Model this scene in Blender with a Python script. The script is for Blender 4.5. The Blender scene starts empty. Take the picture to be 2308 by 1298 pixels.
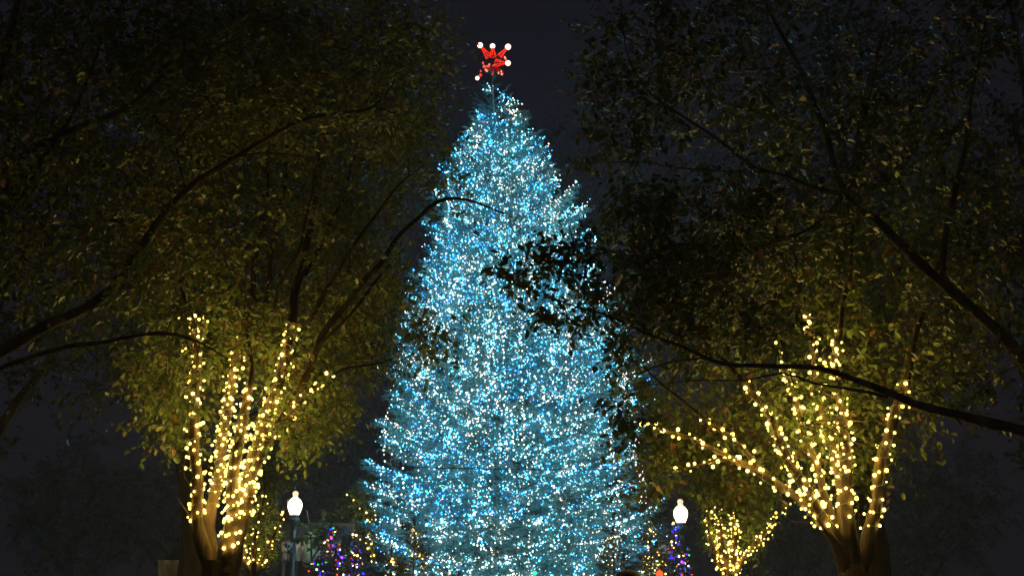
import bpy, bmesh, math, random
import numpy as np
from mathutils import Vector, Matrix, Quaternion

random.seed(7)
RNG = np.random.default_rng(11)
SC = bpy.context.scene
C = SC.collection

# ------------------------------------------------------------------ camera
F = 2540.0                       # focal length in photograph pixels (2308 wide)
PITCH = math.radians(15.0)
EYE = 1.6
cam_d = bpy.data.cameras.new('camera')
cam_d.sensor_width = 36.0
cam_d.lens = 36.0 * F / 2308.0
cam_d.clip_end = 2000.0
cam_d.clip_start = 0.05
cam = bpy.data.objects.new('camera', cam_d)
cam.location = (0, 0, EYE)
cam.rotation_euler = (math.radians(90) + PITCH, 0, 0)
C.objects.link(cam)
SC.camera = cam

# ------------------------------------------------------------------ night sky
world = bpy.data.worlds.new('World')
SC.world = world
world.use_nodes = True
wt = world.node_tree
wt.nodes.clear()
wout = wt.nodes.new('ShaderNodeOutputWorld')
sky = wt.nodes.new('ShaderNodeTexSky')
sky.sky_type = 'NISHITA'
sky.sun_disc = False
sky.sun_elevation = math.radians(-4.0)
sky.sun_rotation = math.radians(200.0)
b1 = wt.nodes.new('ShaderNodeBackground')
b1.inputs['Strength'].default_value = 0.02
wt.links.new(sky.outputs[0], b1.inputs['Color'])
b2 = wt.nodes.new('ShaderNodeBackground')          # even glow of the town on low cloud
b2.inputs['Color'].default_value = (0.0052, 0.0040, 0.0068, 1)
b2.inputs['Strength'].default_value = 1.0
add = wt.nodes.new('ShaderNodeAddShader')
wt.links.new(b1.outputs[0], add.inputs[0])
wt.links.new(b2.outputs[0], add.inputs[1])
wt.links.new(add.outputs[0], wout.inputs['Surface'])

town_fill_d = bpy.data.lights.new('sun', 'SUN')
town_fill_d.energy = 0.15  # dim lamp added as a stand-in for town light from behind the camera
town_fill_d.angle = math.radians(12)
town_fill_d.color = (1.0, 0.93, 0.78)
sun = bpy.data.objects.new('sun', town_fill_d)
sun.rotation_euler = (math.radians(76), 0, math.radians(-24))
C.objects.link(sun)

vs = SC.view_settings
vs.view_transform = 'Standard'
vs.look = 'None'
vs.exposure = 0.0
vs.gamma = 1.0
vs.use_curve_mapping = False
SC.cycles.use_denoising = True
SC.cycles.max_bounces = 5
SC.cycles.diffuse_bounces = 2
SC.cycles.glossy_bounces = 2
SC.cycles.transmission_bounces = 3
SC.cycles.transparent_max_bounces = 6
SC.cycles.sample_clamp_indirect = 2.0
SC.cycles.sample_clamp_direct = 3.2

GLOW_TREE = 26.0      # bulbs of the big tree
GLOW_WARM = 135.0     # warm bulbs wound round the trunks
GLOW_LAMP = 34.0

# ------------------------------------------------------------------ helpers
def W(px, py, d):
    """Point seen at pixel (px, py) of the photograph, d metres ahead."""
    u = (px - 1154.0) / F
    v = (649.0 - py) / F
    y = math.cos(PITCH) - v * math.sin(PITCH)
    z = math.sin(PITCH) + v * math.cos(PITCH)
    s = d / y
    return np.array([u * s, d, EYE + z * s])

def tag(o, label=None, cat=None, group=None, kind=None):
    if label: o['label'] = label
    if cat: o['category'] = cat
    if group: o['group'] = group
    if kind: o['kind'] = kind
    return o

def empty(name, loc, label=None, cat=None, group=None, kind=None, rz=0.0):
    o = bpy.data.objects.new(name, None)
    o.empty_display_size = 0.2
    o.location = tuple(float(a) for a in loc)
    o.rotation_euler = (0, 0, rz)
    C.objects.link(o)
    return tag(o, label, cat, group, kind)

class Geo:
    """Collects faces in world space and links them as one mesh."""
    def __init__(self):
        self.v = []; self.f = []; self.m = []; self.n = 0
    def add(self, V, Fc, mi=0):
        V = np.asarray(V, dtype=np.float64).reshape(-1, 3)
        Fc = np.asarray(Fc, dtype=np.int64)
        self.v.append(V)
        self.f.append(Fc + self.n)
        self.m.append(np.full(len(Fc), mi, dtype=np.int32))
        self.n += len(V)
    def build(self, name, mats, parent=None, smooth=False, kind=None, local=None):
        V = np.concatenate(self.v) if self.v else np.zeros((0, 3))
        me = bpy.data.meshes.new(name)
        if local is not None:
            V = V - np.asarray(local)
        me.vertices.add(len(V))
        me.vertices.foreach_set('co', V.astype(np.float32).ravel())
        tot = np.concatenate([np.full(len(f), f.shape[1]) for f in self.f])
        idx = np.concatenate([f.ravel() for f in self.f])
        me.loops.add(len(idx))
        me.loops.foreach_set('vertex_index', idx.astype(np.int32))
        me.polygons.add(len(tot))
        st = np.concatenate([[0], np.cumsum(tot)[:-1]])
        me.polygons.foreach_set('loop_start', st.astype(np.int32))
        me.polygons.foreach_set('loop_total', tot.astype(np.int32))
        me.polygons.foreach_set('material_index', np.concatenate(self.m))
        if not isinstance(mats, (list, tuple)): mats = [mats]
        for m in mats: me.materials.append(m)
        if smooth:
            me.polygons.foreach_set('use_smooth', np.ones(len(tot), dtype=bool))
        me.update(calc_edges=True)
        o = bpy.data.objects.new(name, me)
        C.objects.link(o)
        if local is not None and parent is None:
            o.location = tuple(float(a) for a in local)
        if parent is not None:
            o.parent = parent
            if local is None:        # geometry is in world space: undo the parent's place
                o.matrix_parent_inverse = Matrix.Translation(-Vector(parent.location)) if parent.rotation_euler.z == 0 else \
                    (Matrix.Translation(parent.location) @ Matrix.Rotation(parent.rotation_euler.z, 4, 'Z')).inverted()
        if kind: o['kind'] = kind
        return o

def nrm(a):
    a = np.asarray(a, float)
    return a / (np.linalg.norm(a) + 1e-12)

def tube(g, pts, rad, k=6, mi=0, cap=True):
    pts = np.asarray(pts, float)
    n = len(pts)
    rad = np.full(n, rad) if np.isscalar(rad) else np.asarray(rad, float)
    T = np.gradient(pts, axis=0)
    T /= (np.linalg.norm(T, axis=1)[:, None] + 1e-12)
    ref = np.array([0, 0, 1.0]) if abs(T[0][2]) < 0.9 else np.array([1.0, 0, 0])
    u = nrm(np.cross(T[0], ref))
    U = np.zeros_like(pts)
    for i in range(n):
        u = u - T[i] * np.dot(u, T[i])
        u = u / (np.linalg.norm(u) + 1e-12)
        U[i] = u
    V2 = np.cross(T, U)
    a = np.arange(k) * 2 * np.pi / k
    ring = U[:, None, :] * np.cos(a)[None, :, None] + V2[:, None, :] * np.sin(a)[None, :, None]
    V = (pts[:, None, :] + ring * rad[:, None, None]).reshape(-1, 3)
    i = np.arange(n - 1)[:, None] * k
    j = np.arange(k)[None, :]
    j2 = (j + 1) % k
    Q = np.stack([i + j, i + j2, i + k + j2, i + k + j], axis=-1).reshape(-1, 4)
    g.add(V, Q, mi)
    if cap:
        g.add(np.concatenate([V[-k:], pts[-1:]]), [(q, (q + 1) % k, k) for q in range(k)], mi)

def smooth_path(P, R, step):
    """Catmull-Rom through points, with radii."""
    P = np.asarray(P, float); R = np.asarray(R, float)
    X = np.concatenate([P, R[:, None]], axis=1)
    X = np.concatenate([[2 * X[0] - X[1]], X, [2 * X[-1] - X[-2]]])
    out = []
    for i in range(1, len(X) - 2):
        p0, p1, p2, p3 = X[i - 1], X[i], X[i + 1], X[i + 2]
        m = max(2, int(np.linalg.norm(p2[:3] - p1[:3]) / step))
        for t in np.arange(m) / m:
            out.append(0.5 * ((2 * p1) + (-p0 + p2) * t + (2 * p0 - 5 * p1 + 4 * p2 - p3) * t * t + (-p0 + 3 * p1 - 3 * p2 + p3) * t ** 3))
    out.append(X[-2])
    out = np.array(out)
    return out[:, :3], np.maximum(out[:, 3], 0.0025)

def box(g, c, s, mi=0, rz=0.0):
    c = np.asarray(c, float); s = np.asarray(s, float) / 2
    v = np.array([[x, y, z] for z in (-1, 1) for y in (-1, 1) for x in (-1, 1)], float) * s
    if rz:
        cr, sr = math.cos(rz), math.sin(rz)
        v = v @ np.array([[cr, sr, 0], [-sr, cr, 0], [0, 0, 1]])
    g.add(v + c, [(0, 2, 3, 1), (4, 5, 7, 6), (0, 1, 5, 4), (2, 6, 7, 3), (0, 4, 6, 2), (1, 3, 7, 5)], mi)

def lathe(g, base, prof, k=20, mi=0, flute=0.0):
    base = np.asarray(base, float)
    a = np.arange(k) * 2 * np.pi / k
    n = len(prof)
    V = []
    for r, z in prof:
        rr = r * (1 - flute * (np.arange(k) % 2))
        V.append(np.stack([base[0] + rr * np.cos(a), base[1] + rr * np.sin(a), np.full(k, base[2] + z)], axis=1))
    V = np.concatenate(V)
    i = np.arange(n - 1)[:, None] * k
    j = np.arange(k)[None, :]
    j2 = (j + 1) % k
    g.add(V, np.stack([i + j, i + j2, i + k + j2, i + k + j], axis=-1).reshape(-1, 4), mi)

def frames(D, N):
    """Rotation matrices with X along D and Z near N."""
    X = D / (np.linalg.norm(D, axis=1)[:, None] + 1e-9)
    Y = np.cross(N, X)
    Y /= (np.linalg.norm(Y, axis=1)[:, None] + 1e-9)
    Z = np.cross(X, Y)
    return np.stack([X, Y, Z], axis=2)

def scatter(g, TV, TF, P, R, S, mi=0):
    n = len(P)
    if n == 0: return
    V = np.einsum('nij,mj->nmi', R, TV) * np.asarray(S)[:, None, None] + P[:, None, :]
    if isinstance(TF, list):
        m = len(TV)
        base = (np.arange(n) * m)[:, None, None]
        first = True
        for Tf in TF:
            Tf = np.asarray(Tf)
            Fc = (Tf[None] + base).reshape(-1, Tf.shape[1])
            if first:
                g.add(V.reshape(-1, 3), Fc, mi); first = False
            else:
                g.f.append(Fc + g.n - n * m); g.m.append(np.full(len(Fc), mi, dtype=np.int32))

# ------------------------------------------------------------------ materials
def new_mat(name):
    m = bpy.data.materials.new(name)
    m.use_nodes = True
    nt = m.node_tree
    nt.nodes.clear()
    out = nt.nodes.new('ShaderNodeOutputMaterial')
    return m, nt, out

def N(nt, t, **kw):
    n = nt.nodes.new(t)
    for k, v in kw.items():
        setattr(n, k, v)
    return n

def ramp(nt, cols):
    r = N(nt, 'ShaderNodeValToRGB')
    e = r.color_ramp.elements
    while len(e) < len(cols): e.new(0.5)
    for el, (p, c) in zip(e, cols):
        el.position = p
        el.color = (*c, 1)
    return r

def leaf_mat(name, cols, trans=0.45, rough=0.42):
    m, nt, out = new_mat(name)
    geo = N(nt, 'ShaderNodeNewGeometry')
    r = ramp(nt, cols)
    nt.links.new(geo.outputs['Random Per Island'], r.inputs[0])
    noi = N(nt, 'ShaderNodeTexNoise'); noi.inputs['Scale'].default_value = 1.3
    tc = N(nt, 'ShaderNodeTexCoord')
    nt.links.new(tc.outputs['Object'], noi.inputs['Vector'])
    mx = N(nt, 'ShaderNodeMixRGB', blend_type='MULTIPLY'); mx.inputs[0].default_value = 0.7
    r2 = ramp(nt, [(0.3, (0.55, 0.6, 0.5)), (0.7, (1.2, 1.15, 1.1))])
    nt.links.new(noi.outputs[0], r2.inputs[0])
    nt.links.new(r.outputs[0], mx.inputs[1]); nt.links.new(r2.outputs[0], mx.inputs[2])
    p = N(nt, 'ShaderNodeBsdfPrincipled')
    p.inputs['Roughness'].default_value = rough
    nt.links.new(mx.outputs[0], p.inputs['Base Color'])
    t = N(nt, 'ShaderNodeBsdfTranslucent')
    nt.links.new(mx.outputs[0], t.inputs['Color'])
    ms = N(nt, 'ShaderNodeMixShader'); ms.inputs[0].default_value = trans
    nt.links.new(p.outputs[0], ms.inputs[1]); nt.links.new(t.outputs[0], ms.inputs[2])
    nt.links.new(ms.outputs[0], out.inputs['Surface'])
    return m

def bark_mat(name, c1, c2, scale=9.0, bump=0.5):
    m, nt, out = new_mat(name)
    tc = N(nt, 'ShaderNodeTexCoord')
    mp = N(nt, 'ShaderNodeMapping'); mp.inputs['Scale'].default_value = (1, 1, 0.28)
    nt.links.new(tc.outputs['Object'], mp.inputs[0])
    noi = N(nt, 'ShaderNodeTexNoise'); noi.inputs['Scale'].default_value = scale; noi.inputs['Detail'].default_value = 8
    nt.links.new(mp.outputs[0], noi.inputs['Vector'])
    r = ramp(nt, [(0.35, c1), (0.68, c2)])
    nt.links.new(noi.outputs[0], r.inputs[0])
    p = N(nt, 'ShaderNodeBsdfPrincipled'); p.inputs['Roughness'].default_value = 0.95; p.inputs['Specular IOR Level'].default_value = 0.12
    nt.links.new(r.outputs[0], p.inputs['Base Color'])
    b = N(nt, 'ShaderNodeBump'); b.inputs['Strength'].default_value = 0.9; b.inputs['Distance'].default_value = 0.06
    nt.links.new(noi.outputs[0], b.inputs['Height']); nt.links.new(b.outputs[0], p.inputs['Normal'])
    nt.links.new(p.outputs[0], out.inputs['Surface'])
    return m

def plain_mat(name, col, rough=0.6, metal=0.0, vary=0.25, scale=6.0, bump=0.15):
    m, nt, out = new_mat(name)
    tc = N(nt, 'ShaderNodeTexCoord')
    noi = N(nt, 'ShaderNodeTexNoise'); noi.inputs['Scale'].default_value = scale; noi.inputs['Detail'].default_value = 6
    nt.links.new(tc.outputs['Object'], noi.inputs['Vector'])
    lo = tuple(c * (1 - vary) for c in col); hi = tuple(min(1, c * (1 + vary)) for c in col)
    r = ramp(nt, [(0.3, lo), (0.7, hi)])
    nt.links.new(noi.outputs[0], r.inputs[0])
    p = N(nt, 'ShaderNodeBsdfPrincipled')
    p.inputs['Roughness'].default_value = rough; p.inputs['Metallic'].default_value = metal
    nt.links.new(r.outputs[0], p.inputs['Base Color'])
    b = N(nt, 'ShaderNodeBump'); b.inputs['Strength'].default_value = bump; b.inputs['Distance'].default_value = 0.01
    nt.links.new(noi.outputs[0], b.inputs['Height']); nt.links.new(b.outputs[0], p.inputs['Normal'])
    nt.links.new(p.outputs[0], out.inputs['Surface'])
    return m

def glow_mat(name, col, strength):
    m, nt, out = new_mat(name)
    e = N(nt, 'ShaderNodeEmission')
    e.inputs['Color'].default_value = (*col, 1)
    e.inputs['Strength'].default_value = strength
    nt.links.new(e.outputs[0], out.inputs['Surface'])
    return m

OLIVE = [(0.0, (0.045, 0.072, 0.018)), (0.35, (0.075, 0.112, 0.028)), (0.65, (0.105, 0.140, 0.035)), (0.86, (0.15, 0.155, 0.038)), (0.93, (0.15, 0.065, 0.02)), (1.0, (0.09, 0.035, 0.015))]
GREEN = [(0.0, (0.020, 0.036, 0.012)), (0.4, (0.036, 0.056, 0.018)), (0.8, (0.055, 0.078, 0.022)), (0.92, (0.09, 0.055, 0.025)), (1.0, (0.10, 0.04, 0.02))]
M_LEAF = leaf_mat('leaf_olive', OLIVE)
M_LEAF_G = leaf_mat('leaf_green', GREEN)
M_LEAF_S = leaf_mat('leaf_small_green', [(0, (0.03, 0.055, 0.014)), (0.5, (0.055, 0.09, 0.02)), (1, (0.085, 0.12, 0.03))])
M_NEEDLE = leaf_mat('blue_spruce_needle', [(0, (0.025, 0.095, 0.092)), (0.5, (0.042, 0.145, 0.145)), (1, (0.085, 0.19, 0.18))], trans=0.15, rough=0.5)
M_NEEDLE_D = leaf_mat('dark_fir_needle', [(0, (0.012, 0.022, 0.014)), (0.6, (0.03, 0.045, 0.028)), (1, (0.055, 0.07, 0.045))], trans=0.1, rough=0.5)
M_BARK = bark_mat('grey_brown_bark', (0.006, 0.0035, 0.0016), (0.030, 0.018, 0.008))
M_BARK_D = bark_mat('dark_bark', (0.02, 0.016, 0.012), (0.065, 0.05, 0.038))
M_BARK_S = bark_mat('spruce_bark', (0.07, 0.06, 0.05), (0.2, 0.18, 0.15))
M_CORD = plain_mat('dark_green_cord', (0.02, 0.035, 0.02), 0.5)
M_WARM = glow_mat('warm_bulb', (1.0, 0.71, 0.16), GLOW_WARM)
M_WARM2 = glow_mat('warm_bulb_dim', (1.0, 0.64, 0.10), GLOW_WARM * 0.55)
M_TREE = [glow_mat('white_bulb', (1.0, 0.88, 0.72), GLOW_TREE * 0.9),
          glow_mat('ice_bulb', (0.36, 0.86, 1.0), GLOW_TREE * 2.0),
          glow_mat('cyan_bulb', (0.08, 0.62, 1.0), GLOW_TREE * 2.4),
          glow_mat('blue_bulb', (0.02, 0.30, 1.0), GLOW_TREE * 2.2)]
M_MULTI = [glow_mat('blue_fairy_bulb', (0.03, 0.03, 1.0), 3.2), glow_mat('violet_fairy_bulb', (0.42, 0.06, 1.0), 2.6),
           glow_mat('red_fairy_bulb', (1.0, 0.06, 0.03), 2.6), glow_mat('green_fairy_bulb', (0.08, 1.0, 0.30), 1.4),
           glow_mat('amber_fairy_bulb', (1.0, 0.62, 0.24), 5.0), glow_mat('white_fairy_bulb', (0.8, 0.9, 1.0), 5.0)]
M_RED = glow_mat('red_tube', (1.0, 0.035, 0.012), 1.5)
M_RED_D = glow_mat('red_lit_plastic', (1.0, 0.010, 0.006), 0.24)
M_REDBALL = glow_mat('rosy_globe', (1.0, 0.50, 0.36), 4.5)
M_GLOBE = glow_mat('lit_opal_glass', (1.0, 0.93, 0.74), GLOW_LAMP)
M_FINIAL = glow_mat('lit_opal_glass_dim', (1.0, 0.85, 0.55), 1.1)
M_POST = plain_mat('dark_green_cast_iron', (0.045, 0.055, 0.05), 0.42, 0.3)
M_PLATE = plain_mat('grey_plate', (0.34, 0.40, 0.44), 0.5)
M_WHITE = plain_mat('white_tape', (0.7, 0.74, 0.76), 0.6)

# ------------------------------------------------------------------ ground
def ground_mat():
    m, nt, out = new_mat('paving_and_lawn')
    tc = N(nt, 'ShaderNodeTexCoord')
    noi = N(nt, 'ShaderNodeTexNoise'); noi.inputs['Scale'].default_value = 0.6; noi.inputs['Detail'].default_value = 9
    nt.links.new(tc.outputs['Object'], noi.inputs['Vector'])
    r = ramp(nt, [(0.3, (0.035, 0.033, 0.03)), (0.7, (0.085, 0.08, 0.072))])
    nt.links.new(noi.outputs[0], r.inputs[0])
    p = N(nt, 'ShaderNodeBsdfPrincipled'); p.inputs['Roughness'].default_value = 0.8
    nt.links.new(r.outputs[0], p.inputs['Base Color'])
    nt.links.new(p.outputs[0], out.inputs['Surface'])
    return m
g = Geo()
g.add([(-900, -60, 0), (900, -60, 0), (900, 1500, 0), (-900, 1500, 0)], [(0, 1, 2, 3)])
o = g.build('ground', ground_mat(), kind='structure')

# ------------------------------------------------------------------ leaves
LV = np.array([(0, 0, 0), (0.30, 0.27, 0.05), (0.70, 0.22, 0.03), (1.0, 0, -0.10), (0.30, -0.27, 0.05), (0.70, -0.22, 0.03), (0.5, 0, -0.03)])
LF = [np.array([(0, 6, 2, 1), (0, 4, 5, 6)]), np.array([(6, 3, 2), (6, 5, 3)])]
LV2 = np.array([(0, 0, 0), (0.45, 0.3, 0.04), (1.0, 0, -0.06), (0.45, -0.3, 0.04)])
LF2 = [np.array([(0, 3, 2, 1)])]

GLOBES = [W(665, 1137, 34.0), W(1534, 1155, 34.5)]
def clear_of_globes(P):
    """No foliage grows across the line between the path and a lamp globe."""
    ok = np.ones(len(P), bool)
    for G in GLOBES:
        ax = nrm(G - EYEP0); L = np.linalg.norm(G - EYEP0)
        v = P - EYEP0; t = v @ ax
        off = np.linalg.norm(v - t[:, None] * ax, axis=1)
        ok &= ~((t > 0) & (t < L + 1) & (off < 0.5 * t / L + 0.03))
    return ok
EYEP0 = np.array([0, 0, EYE])

def leaves_on(twigs, per, size, droop=0.45):
    """twigs: list of (start, end); returns leaf positions, frames, sizes."""
    A = np.array([t[0] for t in twigs]); B = np.array([t[1] for t in twigs])
    n = len(A)
    t = (np.tile(np.arange(per), n) + RNG.random(n * per) * 0.8) / per
    A2 = np.repeat(A, per, 0); B2 = np.repeat(B, per, 0)
    P = A2 + (B2 - A2) * t[:, None]
    ax = B2 - A2
    ax /= np.linalg.norm(ax, axis=1)[:, None] + 1e-9
    side = np.cross(ax, RNG.normal(size=ax.shape) * 0.5 + np.array([0, 0, 1.0]))
    side /= np.linalg.norm(side, axis=1)[:, None] + 1e-9
    sg = np.where(np.tile(np.arange(per), n) % 2 == 0, 1.0, -1.0)
    D = ax * 0.55 + side * sg[:, None] + RNG.normal(size=ax.shape) * 0.35
    D[:, 2] -= droop * RNG.random(len(D)) * 1.4
    Nn = RNG.normal(size=ax.shape) * 0.55 + np.array([0, 0, 1.0])
    S = size * (0.5 + 0.85 * RNG.random(len(P)))
    ok = clear_of_globes(P)
    P, D, Nn, S = P[ok], D[ok], Nn[ok], S[ok]
    P = P + D / (np.linalg.norm(D, axis=1)[:, None]) * 0.012
    return P, frames(D, Nn), S

def crown_targets(pads):
    out = []
    for (px, py, d, rx, ry, rd, n) in pads:
        s = d / F
        c = W(px, py, d)
        for _ in range(n):
            v = RNG.normal(size=3); v /= np.linalg.norm(v)
            v *= RNG.random() ** 0.45
            out.append(c + np.array([v[0] * rx * s, v[1] * rd, v[2] * ry * s * 1.05]))
    out = np.array(out)
    return out[clear_of_globes(out)]

def grow(limbs, targets, gb, step=0.35, twig_len=0.45, twigs_per=3, r_tip=0.0028):
    """Joins every target to the nearest wood with a thin bent branch; returns the twigs that carry leaves."""
    nodes = np.concatenate([p for p, r in limbs])
    rads = np.concatenate([r for p, r in limbs])
    cap = len(nodes) + len(targets) * 12
    buf = np.zeros((cap, 3)); rb = np.zeros(cap)
    n = len(nodes); buf[:n] = nodes; rb[:n] = rads
    d0 = np.array([np.min(np.sum((nodes - t) ** 2, axis=1)) for t in targets])
    tw = []
    for ti in np.argsort(d0):
        t = targets[ti]
        dd = np.sum((buf[:n] - t) ** 2, axis=1) + np.maximum(0, buf[:n, 2] - t[2]) ** 2 * 0.6
        k = int(np.argmin(dd))
        a = buf[k]; L = np.linalg.norm(t - a)
        if L < 0.03: continue
        m = max(3, int(L / step) + 2)
        s = np.linspace(0, 1, m)[:, None]
        mid = np.array([0, 0, 0.12 * L]) + RNG.normal(size=3) * 0.08 * L
        pts = a + (t - a) * s + mid * (4 * s * (1 - s)) + RNG.normal(size=(m, 3)) * 0.02 * L * (s * (1 - s) * 4)
        r0 = min(rb[k] * 0.72, 0.0035 + 0.0062 * L)
        rr = np.linspace(r0, r_tip, m)
        tube(gb, pts, rr, 4 if r0 < 0.012 else 5, cap=False)
        q = min(m - 1, 11)
        buf[n:n + q] = pts[1:q + 1]; rb[n:n + q] = rr[1:q + 1]; n += q
        dr = nrm(t - a)
        for _ in range(twigs_per):
            e = t + nrm(dr * 0.6 + RNG.normal(size=3) * 0.75 + np.array([0, 0, -0.12])) * twig_len * (0.6 + 0.7 * RNG.random())
            tw.append((t, e))
            tube(gb, np.array([t, (t + e) / 2 + RNG.normal(size=3) * 0.02, e]), [r_tip, r_tip * 0.8, 0.0012], 3, cap=False)
    return tw

def limb_world(pts):
    P = [W(p[0], p[1], p[2]) for p in pts]
    return smooth_path(P, [p[3] for p in pts], 0.10)

def icos(r, name, mat, sub=1):
    me = bpy.data.meshes.new(name)
    bm = bmesh.new()
    bmesh.ops.create_icosphere(bm, subdivisions=sub, radius=r)
    for v in bm.verts: v.co.z *= 1.25
    bm.to_mesh(me); bm.free()
    me.materials.append(mat)
    return me

OV = np.array([(1, 0, 0), (-1, 0, 0), (0, 1, 0), (0, -1, 0), (0, 0, 1.2), (0, 0, -1.2)], float)
OF = [np.array([(0, 2, 4), (2, 1, 4), (1, 3, 4), (3, 0, 4), (2, 0, 5), (1, 2, 5), (3, 1, 5), (0, 3, 5)])]
t_ = (1 + 5 ** 0.5) / 2
IV = np.array([(-1, t_, 0), (1, t_, 0), (-1, -t_, 0), (1, -t_, 0), (0, -1, t_), (0, 1, t_), (0, -1, -t_), (0, 1, -t_), (t_, 0, -1), (t_, 0, 1), (-t_, 0, -1), (-t_, 0, 1)]) / 1.902
IF = [np.array([(0, 11, 5), (0, 5, 1), (0, 1, 7), (0, 7, 10), (0, 10, 11), (1, 5, 9), (5, 11, 4), (11, 10, 2), (10, 7, 6), (7, 1, 8), (3, 9, 4), (3, 4, 2), (3, 2, 6), (3, 6, 8), (3, 8, 9), (4, 9, 5), (2, 4, 11), (6, 2, 10), (8, 6, 7), (9, 8, 1)])]
EYEP = np.array([0, 0, EYE])

def place_bulbs(root, P, cols, mats, radius, name='bulb', keep=300, big=None):
    """The bulbs nearest the camera become parts; the rest one mesh of stuff."""
    P = np.asarray(P); cols = np.asarray(cols)
    n = len(P)
    order = np.argsort(np.linalg.norm(P - EYEP, axis=1)) if n > keep else np.arange(n)
    S = radius * (0.6 + 0.85 * RNG.random(n) ** 1.3) if big is None else radius * big
    meshes = []
    for m in mats:
        me = bpy.data.meshes.new(name)
        me.from_pydata([tuple(v) for v in IV], [], [tuple(int(a) for a in f) for f in IF[0]])
        me.materials.append(m); me.update()
        meshes.append(me)
    loc = np.array(root.location)
    for i in order[:keep]:
        b = bpy.data.objects.new(name, meshes[int(cols[i])])
        b.parent = root
        b.location = tuple(P[i] - loc)
        s = float(S[i]); b.scale = (s, s, s * 1.15)
        C.objects.link(b)
    rest = order[keep:]
    if len(rest):
        g = Geo()
        R = np.repeat(np.eye(3)[None], len(rest), 0)
        TV, TF = (OV, OF) if len(rest) > 1500 else (IV, IF)
        for c in range(len(mats)):
            q = rest[cols[rest] == c]
            if len(q): scatter(g, TV, TF, P[q], R[:len(q)], S[q], c)
        g.build(name + '_cluster', mats, root, kind='stuff')

def wind(path, lo, hi, pitch, gap, jit=0.012, off=0.014):
    """Points of a light string wound round a limb between two fractions of it."""
    pts, rad = path
    T = np.gradient(pts, axis=0); T /= np.linalg.norm(T, axis=1)[:, None]
    L = np.concatenate([[0], np.cumsum(np.linalg.norm(np.diff(pts, axis=0), axis=1))])
    s = lo * L[-1]; ang = RNG.random() * 6
    cord, bulbs = [], []
    acc = 0.0
    while s < hi * L[-1]:
        p = np.array([np.interp(s, L, pts[:, k]) for k in range(3)])
        r = float(np.interp(s, L, rad)) + off
        t = nrm([np.interp(s, L, T[:, k]) for k in range(3)])
        ref = np.array([0, 1.0, 0]) if abs(t[1]) < 0.8 else np.array([1.0, 0, 0])
        u = nrm(np.cross(t, ref)); v = np.cross(t, u)
        q = p + (u * math.cos(ang) + v * math.sin(ang)) * r
        cord.append(q)
        arc = 0.045
        dang = arc / r
        ang += dang * (0.9 + 0.2 * random.random())
        s += pitch * dang / (2 * math.pi)
        acc += arc
        if acc >= gap:
            acc -= gap * (0.75 + 0.5 * random.random())
            bulbs.append(q + (q - p) * 0.12 + RNG.normal(size=3) * jit)
    return cord, bulbs

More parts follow.
